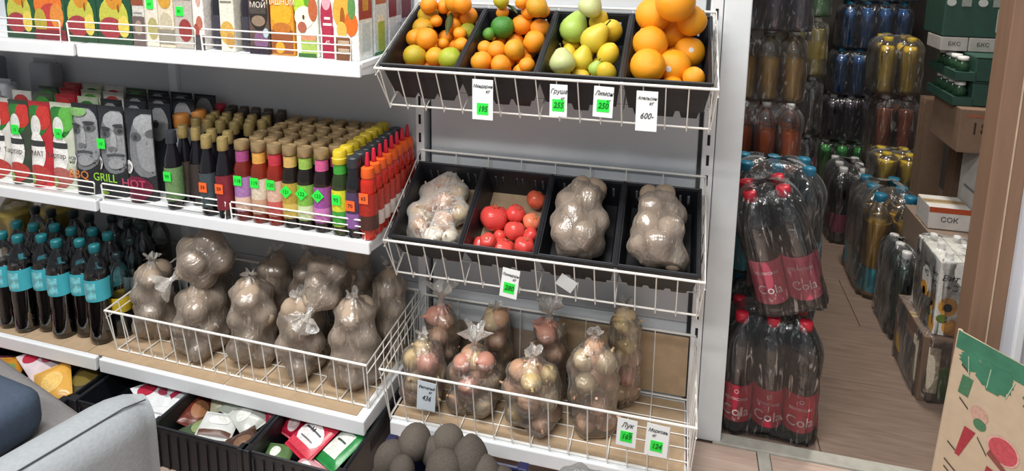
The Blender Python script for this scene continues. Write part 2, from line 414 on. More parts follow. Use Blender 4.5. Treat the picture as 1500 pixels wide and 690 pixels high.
for i in range(4):
    o = part('cardboard_sheet', MB().box(xs[i]+.002, xs[i+1]-.002, -BOTD+.014, -.01, BOTZ, BOTZ+.003), CARD, None, False, (0,0,0), ROTL)
    lone(o, ll[i], 'cardboard', 'cardboard shelf liners')

def fence(label, x0, x1, d, z, h=.05):
    t = thing('shelf_fence', label, 'wire fence', (0,0,0), ROTL, 'wire fences on the shelf edges')
    pts = [(x0+.004, -d, z-.004), (x0, -d, z+h-.004), (x0+.004, -d, z+h), (x1-.004, -d, z+h), (x1, -d, z+h-.004), (x1-.004, -d, z-.004)]
    part('frame', MB().tube(pts, .0022, 6), WIRE, t)
    for k_ in (.02, .36, .68): wire((x0+.002, -d, z+h*k_), (x1-.002, -d, z+h*k_), .0018, t, 'rail')
    return t
xs_t = [(-1.36, -.925), (-.9, -.475), (-.458, -.028)]
xs_m = [(-1.31, -.885), (-.86, -.435), (-.42, -.015)]
wh = ['at the left edge', 'in the middle of the run', 'at the right end']
for (a, b), w in zip(xs_t, wh): fence('white wire fence along the juice shelf '+w, a, b, TOPD-.006, TOPZ, .062)
for (a, b), w in zip(xs_m, ['in front of the ketchup pouches', 'in front of the dark soy sauces', 'in front of the brass-capped sauces']):
    fence('white wire fence '+w, a, b, MIDD-.006, MIDZ, .054)

# black plastic crates lying tilted in the baskets
def crate_pose(b, i):
    """frame of the i-th crate of basket b: x across, y up the slope, z out of the opening"""
    y0, z0, T, L = ((-.289, 1.076, T1, .272), (-.264, .619, T2, .247))[b]
    M = Matrix.Translation((.012+.194*(i+.5), y0, z0)) @ Matrix.Rotation(T, 4, 'X')
    return M, .19, L
CRH = .09
def crate_mesh_parts(w, L):
    h = w/2; t = .006; tp = .012
    def q(name, mb): return (name, mb.mesh(name, BLACKP))
    P = []
    def wall(p0, p1, p2, p3, n):
        n = Vector(n)*t; vs = [Vector(p) for p in (p0, p1, p2, p3)]; vs += [v+n for v in vs]
        return MB().add(vs, [(0,1,2,3),(7,6,5,4),(0,4,5,1),(1,5,6,2),(2,6,7,3),(3,7,4,0)])
    P.append(q('side_wall', wall((-h,0,0),(-h,L,0),(-h+tp,L-tp,-CRH),(-h+tp,tp,-CRH),(1,0,.1))))
    P.append(q('side_wall', wall((h,0,0),(h,L,0),(h-tp,L-tp,-CRH),(h-tp,tp,-CRH),(-1,0,.1))))
    P.append(q('front_wall', wall((-h,0,0),(h,0,0),(h-tp,tp,-CRH),(-h+tp,tp,-CRH),(0,1,.1))))
    b = MB()                                              # back wall left open in slits
    xs = [-h, -h*.72, -h*.66, -h*.5, -h*.44, -.006-h*.02, -.002, h*.08, h*.14, h*.46, h*.52, h*.68, h*.74, h]
    for j in range(0, len(xs)-1):
        solid = j % 2 == 0
        def slab(za, zb):
            ya, yb = L+tp*za/CRH, L+tp*zb/CRH
            b.add([(xs[j],ya-t,za),(xs[j+1],ya-t,za),(xs[j+1],ya,za),(xs[j],ya,za),(xs[j],yb-t,zb),(xs[j+1],yb-t,zb),(xs[j+1],yb,zb),(xs[j],yb,zb)],
                  [(0,3,2,1),(4,5,6,7),(0,1,5,4),(1,2,6,5),(2,3,7,6),(3,0,4,7)])
        if solid: slab(-CRH, 0)
        else: slab(-.018, 0); slab(-CRH, -.05)
    P.append(q('back_wall', b))
    P.append(q('floor_panel', MB().box(-h+tp, h-tp, tp, L-tp, -CRH, -CRH+t)))
    P.append(q('rim', MB().tube([(-h,0,0),(h,0,0),(h,L,0),(-h,L,0)], .0055, 8, closed=True)))
    for i in range(3):
        x = -h*.55+i*h*.55
        P.append(q('foot', MB().frustum(x-.022, x+.022, .014, L*.5, -CRH-.024, -CRH, .005)))
    return P
crl = [['black plastic crate of tangerines at the left end of the top basket', 'black plastic crate of tangerines next to the pears', 'black plastic crate holding pears and lemons', 'black plastic crate of large oranges'],
       ['black plastic crate with bagged onions in the middle basket', 'black plastic crate of red tomatoes', 'black plastic crate with a potato bag beside the tomatoes', 'black plastic crate with a potato bag at the right end of the middle basket']]
for b in range(2):
    P = None
    for i in range(4):
        M, w, L = crate_pose(b, i)
        P = P or crate_mesh_parts(w, L)
        t = thing('black_crate', crl[b][i], 'crate', M.translation, M.to_euler(), 'black plastic crates in the wire baskets')
        for n_, me in P: link(n_, me, t)

# ================================================================== loose produce in the tilted crates
# positions in each crate's own frame: x across, y up the slope, z out of the opening, radius, stretch, kind
TANG_A = [(-0.061, 0.142, -0.016, 0.0233, 1.0, 'o'), (-0.058, 0.188, -0.013, 0.0255, 1.0, 'm'), (-0.057, 0.236, -0.006, 0.0271, 1.0, 'y'), (-0.042, 0.221, 0.039, 0.0215, 1.0, 'o'), (-0.01, 0.242, 0.022, 0.0177, 1.0, 'o'), (0.016, 0.244, -0.0, 0.0191, 1.0, 'o'), (0.031, 0.234, 0.046, 0.0287, 1.0, 'm'), (0.061, 0.199, 0.059, 0.023, 1.0, 'o'), (0.057, 0.239, -0.005, 0.024, 1.0, 'o'), (-0.021, 0.123, -0.002, 0.0264, 1.0, 'o'), (0.021, 0.211, -0.015, 0.0203, 1.0, 'o'), (0.062, 0.204, -0.028, 0.0215, 1.0, 'y'), (0.051, 0.173, -0.016, 0.0165, 1.0, 'o'), (0.065, 0.137, -0.025, 0.0177, 1.0, 'o'), (0.015, 0.138, -0.025, 0.0146, 1.0, 'o'), (-0.026, 0.211, -0.004, 0.0154, 1.0, 'o'), (-0.041, 0.077, -0.025, 0.0278, 1.0, 'm'), (0.011, 0.082, -0.027, 0.0221, 1.0, 'm'), (0.056, 0.071, -0.023, 0.0274, 1.0, 'y')]
TANG_B = [(-0.057, 0.069, -0.025, 0.0247, 1.0, 'o'), (-0.064, 0.132, -0.029, 0.0191, 1.0, 'o'), (-0.03, 0.117, -0.022, 0.0221, 1.0, 'o'), (-0.005, 0.061, -0.025, 0.0228, 1.0, 'o'), (0.014, 0.125, -0.024, 0.0251, 1.0, 'm'), (0.059, 0.065, -0.025, 0.0181, 1.0, 'o'), (0.056, 0.167, -0.025, 0.027, 1.0, 'o'), (0.059, 0.228, -0.025, 0.0245, 1.0, 'o'), (0.01, 0.236, -0.02, 0.0265, 1.0, 'o'), (-0.038, 0.213, -0.017, 0.029, 1.0, 'g'), (-0.068, 0.184, -0.02, 0.0156, 1.0, 'g'), (0.029, 0.242, 0.017, 0.0188, 1.0, 'o'), (0.057, 0.222, 0.045, 0.0258, 1.0, 'm'), (0.067, 0.247, 0.017, 0.0161, 1.0, 'o'), (-0.042, 0.243, 0.046, 0.0195, 1.0, 'y'), (-0.044, 0.247, 0.008, 0.0163, 1.0, 'm'), (0.013, 0.24, 0.046, 0.0166, 1.0, 'o')]
PEARS = [(-0.046, 0.226, -0.018, 0.0368, 1.46, 'G'), (-0.001, 0.222, 0.051, 0.0312, 1.0, 'P'), (0.017, 0.153, 0.002, 0.033, 1.5, 'Y'), (0.053, 0.2, -0.005, 0.0306, 1.09, 'L'), (-0.05, 0.076, -0.018, 0.0329, 1.12, 'P'), (-0.009, 0.112, -0.032, 0.0277, 1.43, 'Y'), (0.054, 0.113, -0.016, 0.029, 1.18, 'L'), (0.058, 0.048, -0.02, 0.0255, 0.9, 'L'), (0.029, 0.075, -0.03, 0.018, 1.29, 'G'), (0.016, 0.237, -0.0, 0.0258, 0.89, 'L')]
ORANGES = [(-0.042, 0.196, 0.049, 0.0412, 1.0, 'O'), (0.009, 0.163, 0.106, 0.0453, 1.0, 'O'), (0.047, 0.185, 0.044, 0.0362, 1.0, 'O'), (0.007, 0.219, -0.008, 0.0438, 1.0, 'O'), (-0.043, 0.13, 0.012, 0.0404, 1.0, 'O'), (-0.044, 0.057, -0.001, 0.0398, 1.0, 'O'), (0.012, 0.098, -0.029, 0.0407, 1.0, 'O'), (0.047, 0.16, -0.028, 0.0364, 1.0, 'O'), (0.058, 0.055, -0.025, 0.0247, 1.0, 'O')]
TOMATOES = [(-0.044, 0.123, -0.046, 0.037, 1.15, 'T'), (0.011, 0.142, -0.045, 0.0258, 1.04, 'T'), (0.057, 0.195, -0.045, 0.0262, 1.3, 'K'), (0.058, 0.125, -0.047, 0.0232, 1.05, 'K'), (0.019, 0.091, -0.045, 0.0274, 1.08, 'T'), (0.062, 0.085, -0.048, 0.0196, 1.0, 'T'), (-0.021, 0.084, -0.065, 0.0164, 1.0, 'T'), (-0.06, 0.044, -0.059, 0.0239, 1.05, 'T'), (-0.037, 0.038, -0.025, 0.0207, 1.0, 'T'), (-0.004, 0.042, -0.063, 0.0322, 0.73, 'T'), (0.057, 0.043, -0.035, 0.0257, 0.92, 'T'), (0.051, 0.03, -0.074, 0.019, 0.78, 'T')]
ONIONS_C = [(-0.014, 0.207, -0.035, 0.0307, 1.0, 'a'), (-0.061, 0.182, -0.038, 0.0223, 1.0, 'b'), (0.004, 0.15, -0.021, 0.0254, 1.0, 'a'), (0.033, 0.186, -0.029, 0.0256, 1.0, 'b'), (0.057, 0.122, -0.03, 0.0249, 1.0, 'b'), (-0.047, 0.14, -0.038, 0.0253, 1.0, 'a'), (-0.059, 0.1, -0.017, 0.0241, 1.0, 'b'), (-0.062, 0.064, -0.061, 0.0223, 1.0, 'w'), (-0.041, 0.06, -0.019, 0.0235, 1.0, 'a'), (0.001, 0.043, -0.029, 0.0243, 1.0, 'w'), (0.021, 0.092, -0.03, 0.0247, 1.0, 'a'), (0.05, 0.042, -0.03, 0.023, 1.0, 'w'), (-0.045, 0.035, -0.047, 0.0165, 1.0, 'b')]
SKIN = {
 'o': two_tone('tangerine_orange_skin', 'e8861a', 'f29a22', .35, .7, 25, .42, .25),
 'm': two_tone('tangerine_turning_skin', 'a3a52c', 'f0921e', .5, .68, 14, .42, .25),
 'y': two_tone('tangerine_yellow_green_skin', '93ab2e', 'd8b02c', .5, .78, 16, .42, .25),
 'g': two_tone('tangerine_green_skin', '2f7a2c', '7ba335', .6, .85, 16, .42, .25),
 'O': two_tone('orange_skin', 'f0951a', 'f7a91e', .35, .8, 25, .42, .3),
 'L': two_tone('lemon_skin', 'd9b832', 'e8c73a', .35, .8, 25, .4, .25),
 'Y': two_tone('yellow_pear_skin', 'c9b63c', 'dcc23c', .35, .8, 25, .4, .1),
 'G': two_tone('green_pear_skin', '8fb44a', 'a9c25a', .35, .8, 20, .4, .1),
 'P': two_tone('pale_pear_skin', 'a9b878', 'c3c98c', .4, .8, 20, .45, .1),
 'T': two_tone('tomato_red_skin', 'd8403f', 'e6564c', .35, .8, 20, .22, .03),
 'K': two_tone('tomato_orange_skin', 'dd5a40', 'ee8a66', .45, .85, 18, .25, .03),
 'a': two_tone('onion_brown_skin', 'b98a66', 'd3a98a', .35, .85, 30, .45, .1),
 'b': two_tone('onion_tan_skin', 'b59a72', 'd6c09c', .35, .85, 30, .45, .1),
 'w': two_tone('onion_white_skin', 'd8cbb0', 'ece4d2', .35, .85, 30, .45, .1),
 'p': two_tone('onion_pink_skin', 'c08270', 'd89c86', .35, .85, 30, .45, .1),
 'q': two_tone('onion_yellow_skin', 'c2a266', 'dcc48c', .35, .85, 30, .45, .1)}
POTATO = two_tone('potato_skin', 'a08c78', 'c0ab94', .35, .85, 18, .75, .35)
BEETSK = two_tone('dusty_beet_skin', '4b443e', '6e655b', .4, .9, 22, .85, .4)
STEMM = mat('dry_stem', '4b4224', .8); LEAFM = mat('dark_citrus_leaf', '3d4a24', .4, .2, 30)
def dimple(t, a): return 1-.10*max(0, (math.sin(a)-.86)/.14)-.05*max(0, (-math.sin(a)-.9)/.1)
def fruit_mesh(kind, var):
    k_ = kind
    def mk():
        b = MB()
        if k_ in 'omyg':
            b.ball((0,0,0), (1, 1, .88), 18, 11, fn=lambda t, a: dimple(t, a)*(1+.02*math.sin(3*t+var)))
        elif k_ == 'O': b.ball((0,0,0), (1, 1, .98), 22, 14, fn=lambda t, a: dimple(t, a))
        elif k_ == 'L': b.ball((0,0,0), (.86, .86, 1.12), 18, 12, fn=lambda t, a: 1+.10*max(0, (abs(math.sin(a))-.9)/.1))
        elif k_ in 'YGP':
            # a pear: wide bottom, narrower shoulder
            prof = [(.02,-1.0),(.35,-.97),(.68,-.8),(.9,-.5),(.98,-.15),(.92,.2),(.76,.55),(.58,.85),(.42,1.1),(.24,1.22),(.03,1.25)]
            b.lathe(prof, 18)
        elif k_ in 'TK':
            nl = 5+var % 2
            b.ball((0,0,0), (1, 1, .84), 22, 12, fn=lambda t, a: (1+.045*math.cos(nl*t)*math.cos(a))*(1-.2*max(0, (math.sin(a)-.8)/.2)))
        else:    # onion: flattened globe drawn out to a dry neck
            prof = [(.12,-1.0),(.45,-.93),(.8,-.65),(.98,-.2),(.97,.2),(.8,.6),(.5,.87),(.24,1.02),(.13,1.2),(.09,1.42),(.12,1.5)]
            b.lathe(prof, 16)
        return autosmooth(b.mesh({'O': 'orange', 'L': 'lemon', 'T': 'tomato', 'K': 'tomato'}.get(k_, 'fruit'), SKIN[k_]), 60)
    return cached(('fruit', k_, var), mk)
def stem_mesh(k_):
    def mk():
        b = MB()
        if k_ in 'YGP': b.tube([(0,0,1.2),(.05,.02,1.45),(.14,.04,1.65)], [.06,.05,.07], 6); m = STEMM
        elif k_ in 'TK':
            m = mat('tomato_scar', '9a7a4a', .8)
            for i in range(5):
                t = 2*PI*i/5; b.add([(0,0,.7),(.2*math.cos(t-.4),.2*math.sin(t-.4),.76),(.34*math.cos(t),.34*math.sin(t),.78),(.2*math.cos(t+.4),.2*math.sin(t+.4),.76)], [(0,1,2,3)])
        else:
            b.ball((0,0,.79), (.13,.13,.05), 7, 4); m = mat('citrus_button', '6f6a2a', .8)
        return b.mesh('stem', m, True)
    return cached(('stem', k_ if k_ in 'YGTK' else ('Y' if k_ == 'P' else 'o')), mk)
NAME = {'o': 'tangerine', 'm': 'tangerine', 'y': 'tangerine', 'g': 'tangerine', 'O': 'orange', 'L': 'lemon', 'Y': 'pear', 'G': 'pear', 'P': 'pear', 'T': 'tomato', 'K': 'tomato'}
LOOK = {'o': 'orange', 'm': 'orange-and-green', 'y': 'yellow-green', 'g': 'dark green', 'O': 'large', 'L': 'yellow', 'Y': 'long yellow', 'G': 'green', 'P': 'pale green', 'T': 'red', 'K': 'orange-red'}
def rank_label(items, i, rows=4):
    """which one: row from the front of the crate and place in that row"""
    ys = sorted(q[1] for q in items); lo, hi = ys[0]-.001, ys[-1]+.001
    band = lambda q: min(rows-1, int((q[1]-lo)/(hi-lo)*rows))
    b = band(items[i]); row = sorted([q for q in items if band(q) == b], key=lambda q: q[0]); j = row.index(items[i])
    rn = {4: ['front', 'second', 'third', 'rear'], 3: ['front', 'middle', 'rear']}[rows][b]
    if len(row) == 1: return 'alone in %s row' % rn
    return '%s from left, %s row' % (ORD[j], rn)
def fill_crate(b, i, items, where, grp, rows=4):
    M, w, L = crate_pose(b, i)
    for n_, q in enumerate(items):
        x, y, z, r, st, kd = q
        p = M @ Vector((x, y, z)); rr = random.Random(n_*13+i*101+b*977)
        nm = NAME[kd]
        o = tag(link(nm, fruit_mesh(kd, n_ % 3), None, p), '%s %s in %s, %s' % (LOOK[kd], nm, where, rank_label(items, n_, rows)), nm, grp)
        if kd in 'YGP':
            o.rotation_euler = (rr.uniform(.2, .7), rr.uniform(-.35, .35), rr.uniform(0, 6)); o.scale = (r, r, r*max(1, st)*.72)
            if kd == 'P': o.scale = (r, r, r*.85)
        elif kd == 'L': o.rotation_euler = (rr.uniform(.4, 1.0), rr.uniform(-.5, .5), rr.uniform(-.6, .6)); o.scale = (r*1.03, r*1.03, r)
        elif kd in 'TK': o.rotation_euler = (rr.uniform(-.2, 1.1), rr.uniform(-.5, .5), rr.uniform(0, 6)); o.scale = (r*1.03, r*1.03, r*1.12)
        else: o.rotation_euler = (rr.uniform(-.9, 1.2), rr.uniform(-.8, .8), rr.uniform(0, 6)); o.scale = (r*1.1, r*1.1, r*1.18) if kd != 'O' else (r*1.0, r*1.0, r*1.05)
        link('stem', stem_mesh(kd), o)
        if kd == 'O' and n_ in (6, 7):            # fruit stickers on two of the oranges
            a = (-.25, -.95, .1) if n_ == 6 else (.1, -.9, .35)
            d_ = Vector(a).normalized(); o.rotation_euler = (.1, 0, 0)
            link('sticker', cached('sticker', lambda: MB().lathe([(.12,0),(.16,-.01),(.17,-.02)], 12).mesh('sticker', mat('white_fruit_sticker', 'd8d8d2', .4))), o, d_*1.0, d_.to_track_quat('Z', 'Y').to_euler())
fill_crate(0, 0, TANG_A, 'the leftmost crate', 'tangerines')
fill_crate(0, 1, TANG_B, 'the crate beside the pears', 'tangerines')
fill_crate(0, 2, PEARS, 'the pear crate', 'pears and lemons')
fill_crate(0, 3, ORANGES, 'the crate of oranges', 'oranges', 3)
fill_crate(1, 1, TOMATOES, 'the tomato crate', 'tomatoes', 3)
# the under-layers that carry the fruit on top
for b, i, kd, r, z, nm, lab in ((0, 0, 'o', .022, -.061, 'tangerine', 'orange tangerine under the others in the leftmost crate'),
                            (0, 1, 'o', .022, -.061, 'tangerine', 'orange tangerine under the others in the crate beside the pears'),
                            (0, 2, 'L', .022, -.061, 'lemon', 'yellow lemon under the others in the pear crate'),
                            (0, 3, 'O', .029, -.054, 'orange', 'orange under the others in the crate of oranges')):
    M, w, L = crate_pose(b, i); st = r*2.02; spots = []
    y = .018+r
    while y < L-.02-r:
        x = -w/2+.02+r
        while x < w/2-.017-r: spots.append((x, y)); x += st
        y += st
    for n_, q in enumerate(spots):
        rl = rank_label(spots, n_, 4 if r < .025 else 3)
        tag(link(nm, fruit_mesh(kd, n_ % 3), None, M @ Vector((q[0], q[1], z)), (n_*.7, n_*1.1, n_*2.3), r), lab+', '+rl, nm, 'bottom layers of fruit')
# leaves among the tangerines
def leaf(M, pts, wd, label):
    b = MB(); n = 8
    P0, P1, P2 = [Vector(p) for p in pts]
    def fn(u, v):
        c = P0*(1-v)**2+P1*2*v*(1-v)+P2*v*v; w_ = wd*math.sin(PI*min(1, v*.95+.04))
        return M @ (c+Vector((1, 0, 0))*w_*(u-.5)*1.0+Vector((0, 0, 1))*(-.25*w_*abs(u-.5)*2))
    b.sheet(fn, 4, n); o = part('leaf', b, LEAFM, None, True)
    md = o.modifiers.new('thickness', 'SOLIDIFY'); md.thickness = .0006
    tag(o, label, 'leaf', 'tangerine leaves')
M0, _, _ = crate_pose(0, 0); M1, _, _ = crate_pose(0, 1)
leaf(M0, [(.012,.235,.012),(.02,.19,.022),(.03,.135,.002)], .019, 'long dark leaf hanging between the tangerines of the leftmost crate')
leaf(M0, [(-.045,.262,.012),(-.01,.258,.022),(.02,.246,.008)], .012, 'short dark leaf lying across the rear tangerines of the leftmost crate')
leaf(M0, [(-.032,.165,.008),(-.02,.155,.014),(-.005,.142,-.01)], .01, 'small withered leaf between front tangerines of the leftmost crate')
leaf(M1, [(-.04,.268,.02),(-.02,.262,.03),(0,.235,.012)], .016, 'bright green leaf lying at the back of the tangerine crate beside the pears')
# cardboard floor in the tomato crate
M, w, L = crate_pose(1, 1)
o = part('cardboard_sheet', MB().box(-.078, .078, .016, .235, -.0835, -.0815), CARD, None, False, M.translation, M.to_euler()); lone(o, 'brown cardboard lining the floor of the tomato crate', 'cardboard', 'cardboard shelf liners')
M, w, L = crate_pose(1, 0)
o = part('cardboard_sheet', MB().box(-.078, .078, .016, .235, -.0835, -.0815), CARD, None, False, M.translation, M.to_euler()); lone(o, 'brown cardboard lining the floor of the crate with bagged onions', 'cardboard', 'cardboard shelf liners')

# ================================================================== bags of potatoes and onions
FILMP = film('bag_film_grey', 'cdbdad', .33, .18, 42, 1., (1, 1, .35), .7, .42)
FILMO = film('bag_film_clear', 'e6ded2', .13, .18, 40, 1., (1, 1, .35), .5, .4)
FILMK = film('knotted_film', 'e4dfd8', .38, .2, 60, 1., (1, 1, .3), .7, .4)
def spud_mesh(v):
    def mk():
        rr = random.Random(v); p = [rr.uniform(0, 6) for _ in range(4)]
        b = MB().ball((0,0,0), (1, .9, .84), 16, 10, fn=lambda t, a: 1+.07*math.sin(2*t+p[0])*math.cos(a)+.05*math.sin(3*a+p[1])+.03*math.sin(3*t+p[2]))
        return b.mesh('potato', POTATO, True)
    return cached(('spud', v), mk)
def wrap(items, H, nth=44, nz=34, pad=.003, R0=.03, floor_z=None):
    """film radius around the bag's axis: pulled over the outermost produce, slack between"""
    g = []
    for j in range(nz+1):
        z = H*j/nz; row = []
        for i in range(nth):
            th = 2*PI*i/nth; best = R0*.5
            for (x, y, zc, r) in items:
                r2 = r+pad; dz = z-zc
                if abs(dz) >= r2: continue
                c = math.sqrt(r2*r2-dz*dz); rho = math.hypot(x, y); ph = math.atan2(y, x)
                s_ = rho*math.sin(th-ph)
                if abs(s_) < c:
                    q = rho*math.cos(th-ph)+math.sqrt(c*c-s_*s_)
                    if q > best: best = q
            row.append(best)
        g.append(row)
    for _ in range(14):      # film stays taut: fill hollows, then smooth
        n = [[0]*nth for _ in range(nz+1)]
        for j in range(nz+1):
            for i in range(nth):
                a = (g[j][i-1]+g[j][(i+1) % nth])/2; b = (g[max(0, j-1)][i]+g[min(nz, j+1)][i])/2
                n[j][i] = max(g[j][i], .5*(a+b)*.998)
        g = n
    return g
def bag(label, loc, rot, R, H, kind, group, seed, neck=None, tuft=.016, fillr=None):
    rr = random.Random(seed)
    pot = kind == 'potato'
    t = thing(kind+'_bag', label, 'bag of '+('potatoes' if pot else 'onions'), loc, rot, group)
    pr = fillr or (.034 if pot else .031); items = []; z = pr+.004; k_ = 0
    while z < H-pr*.6:
        tp = (z/H); Rl = R*(1-.28*max(0, tp-.55)/.45)-pr
        nn = max(3, int(2*PI*max(Rl, .02)/(2*pr)+.2))
        for i in range(nn):
            a = 2*PI*(i+(.5 if k_ % 2 else 0))/nn+rr.uniform(-.12, .12); rho = Rl*rr.uniform(.93, 1.03)
            items.append((rho*math.cos(a), rho*math.sin(a), z+rr.uniform(-.008, .008), pr*rr.uniform(.86, 1.08)))
        if Rl > pr: items.append((rr.uniform(-.01, .01), rr.uniform(-.01, .01), z+.01, pr))
        z += pr*1.62; k_ += 1
    items.append((0, 0, H-pr, pr))
    for j, (x, y, zz, r) in enumerate(items):
        if pot:
            link('potato', spud_mesh(rr.randrange(6)), t, (x, y, zz), (rr.uniform(0, 6), rr.uniform(0, 6), rr.uniform(0, 6)), r)
        else:
            kd = rr.choice('abaqabpab'); link('onion', fruit_mesh(kd, 0), t, (x, y, zz), (rr.uniform(-1.4, 1.4), rr.uniform(-1.4, 1.4), rr.uniform(0, 6)), r*.92)
    nth, nz = 44, 34
    g = wrap(items, H, nth, nz); b = MB()
    nd = Vector(neck or (0, 0, 1)).normalized(); top = Vector((0, 0, H))
    ph = [rr.uniform(0, 6) for _ in range(6)]
    rows = []
    for j in range(nz+1):
        zz = H*j/nz; k2 = max(0, (j/nz-.82)/.18); row = []
        for i in range(nth):
            th = 2*PI*i/nth; r = g[j][i]
            r = r*(1-k2**1.6)+.012*k2**1.6
            r += .0016*math.sin(9*th+ph[0]+6*zz/H)+.0012*math.sin(17*th+ph[1]-9*zz/H)
            row.append(Vector((r*math.cos(th), r*math.sin(th), zz-.002 if j == 0 else zz)))
        rows.append(row)
    # gathered neck and the loose tuft above the knot
    for q in range(1, 7):
        u = q/6; row = []
        for i in range(nth):
            th = 2*PI*i/nth
            r = (.010-.003*math.sin(PI*min(1, u*2)))*(1 if u < .5 else 1+(u-.5)*4.2*(tuft/.035))*(1+.35*math.sin(5*th+ph[2])*(u > .4)+.25*math.sin(3*th+ph[3])*(u > .4))
            c = top+nd*(tuft*u*1.25)
            ax = nd.orthogonal().normalized(); ay = nd.cross(ax)
            if nd.z > .98: ax, ay = Vector((1, 0, 0)), Vector((0, 1, 0))
            row.append(c+ax*r*math.cos(th)+ay*r*math.sin(th)+nd*(.008*math.sin(4*th+ph[4])*(u > .5)))
        rows.append(row)
    kn = MB()
    for tgt, rw in ((b, rows[:nz+1]), (kn, rows[nz:])):
        for row in rw: tgt.v += [tuple(p) for p in row]
        for j in range(len(rw)-1):
            for i in range(nth): tgt.f.append((j*nth+i, j*nth+(i+1) % nth, (j+1)*nth+(i+1) % nth, (j+1)*nth+i))
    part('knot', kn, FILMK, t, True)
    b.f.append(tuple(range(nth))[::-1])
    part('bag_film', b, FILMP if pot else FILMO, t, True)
    return t
def aim(d, roll=0.):
    q = Vector(d).to_track_quat('Z', 'Y'); return (q @ Euler((0, 0, roll)).to_quaternion()).to_euler()
GP = 'plastic bags of potatoes'; GO = 'plastic bags of onions'; ZB = BOTZ+.009
def lbag(label, x, y, z, R, H, seed, d=(0,0,1), **k_):
    dw = Vector((d[0]*CA-d[1]*SA, d[0]*SA+d[1]*CA, d[2]))
    return bag(label, LW(x, y, z), aim(dw, AL+seed), R, H, 'potato', GP, seed, **k_)
lbag('tall potato bag standing at the left end of the wire basket', -.79, -.235, ZB, .07, .24, 1, tuft=.016)
lbag('potato bag standing below the knotted one, second from the left in the basket front row', -.602, -.262, ZB, .08, .215, 2, tuft=.03)
lbag('potato bag in the middle of the basket front row', -.428, -.25, ZB, .075, .255, 3, tuft=.012)
lbag('potato bag in the basket front row under the leaning knotted bag', -.262, -.258, ZB, .075, .225, 4, tuft=.016)
lbag('potato bag at the right end of the basket front row', -.098, -.25, ZB, .076, .25, 5, tuft=.012)
lbag('big potato bag lying on top at the left with its knot hanging toward the front', -.565, -.175, .475, .085, .155, 6, (-.55, -.75, -.42), tuft=.04)
lbag('potato bag leaning forward on top with its knot facing the front', -.205, -.165, .455, .066, .15, 7, (.05, -.85, -.38), tuft=.04)
lbag('small potato bag standing in the back row behind the basket middle, left of two', -.47, -.085, ZB, .06, .24, 8)
lbag('potato bag standing in the back row behind the basket middle, right of two', -.345, -.085, ZB, .06, .265, 9)
lbag('potato bag standing behind the leaning knotted bag', -.185, -.075, ZB, .06, .28, 10)
lbag('potato bag standing in the back right corner of the wire basket', -.064, -.105, ZB, .058, .27, 11)
lbag('potato bag hidden low behind the left basket bags', -.7, -.085, ZB, .062, .2, 12)
def wbag(label, x, y, R, H, seed, **k_): return bag(label, (x, y, .122), (0, 0, seed*1.3), R, H, 'onion', GO, seed+40, **k_)
wbag('onion bag in the front left corner of the low basket behind the price tag', .083, -.215, .066, .19, 1, tuft=.012)
wbag('onion bag with upright tied top behind the front left onion bag', .092, -.1, .06, .225, 2, tuft=.045)
wbag('onion bag with two loose knot ends, second from the left in front', .222, -.195, .077, .17, 3, tuft=.045)
wbag('onion bag at the back beside the tied-top bag, third from the left', .245, -.068, .056, .21, 4)
wbag('wide onion bag in front below the white-knotted bag', .388, -.208, .079, .18, 5, tuft=.02)
wbag('onion bag with a white knotted top behind the wide front bag', .405, -.085, .062, .225, 6, tuft=.045)
wbag('tall onion bag standing alone before the empty end of the low basket', .543, -.175, .072, .25, 7, tuft=.012)
wbag('narrow onion bag behind the tall one near the bare cardboard', .612, -.068, .05, .285, 8, tuft=.012)
# the two potato bags and the onion bag lying in the tilted crates
for i, sd, lab in ((2, 21, 'potato bag lying in the crate beside the tomatoes'), (3, 22, 'potato bag lying in the rightmost crate of the middle basket')):
    M, w, L = crate_pose(1, i)
    p = M @ Vector((-.004, .028 if i == 2 else .024, -.012)); d = M.to_3x3() @ Vector((0, 1, .08))
    bag(lab, p, aim(d, sd), .073, .205, 'potato', GP, sd, tuft=.006, fillr=.031)
M, w, L = crate_pose(1, 0)
t = thing('onion_bag', 'clear bag of loose white and brown onions lying in the leftmost crate', 'bag of onions', M.translation, M.to_euler(), GO)
its = []
for n_, (x, y, z, r, st, kd) in enumerate(ONIONS_C):
    rr = random.Random(n_+5)
    link('onion', fruit_mesh(kd, 0), t, (x, y, z-.012), (rr.uniform(-1.2, 1.2), rr.uniform(-1.2, 1.2), rr.uniform(0, 6)), r*.98)
    its.append((x+.004, z+.02, y-.01, r))
for n_, (x, y) in enumerate([(-.045,.05),(0,.06),(.045,.06),(-.05,.11),(0,.11),(.045,.12),(-.045,.16),(0,.17),(.035,.165)]):
    link('onion', fruit_mesh('ab'[n_ % 2], 0), t, (x, y, -.06), (n_, n_*2, n_*3), .022)
g = wrap(its, .245, 40, 30, .004)
b = MB(); rows = []
for j in range(31):
    zz = .245*j/30; k2 = max(0, (j/30-.85)/.15); k3 = max(0, (.12-j/30)/.12)
    for i in range(40):
        th = 2*PI*i/40; r = g[j][i]*(1-.8*k2*k2)*(1-.5*k3*k3)+.0014*math.sin(11*th+5*zz)
        z_ = min(r*math.sin(th), .2)-.03
        b.v.append((r*math.cos(th)-.004, zz+.01, max(z_, -.081)))
for j in range(30):
    for i in range(40): b.f.append((j*40+i, j*40+(i+1) % 40, (j+1)*40+(i+1) % 40, (j+1)*40+i))
part('bag_film', b, FILMO, t, True)

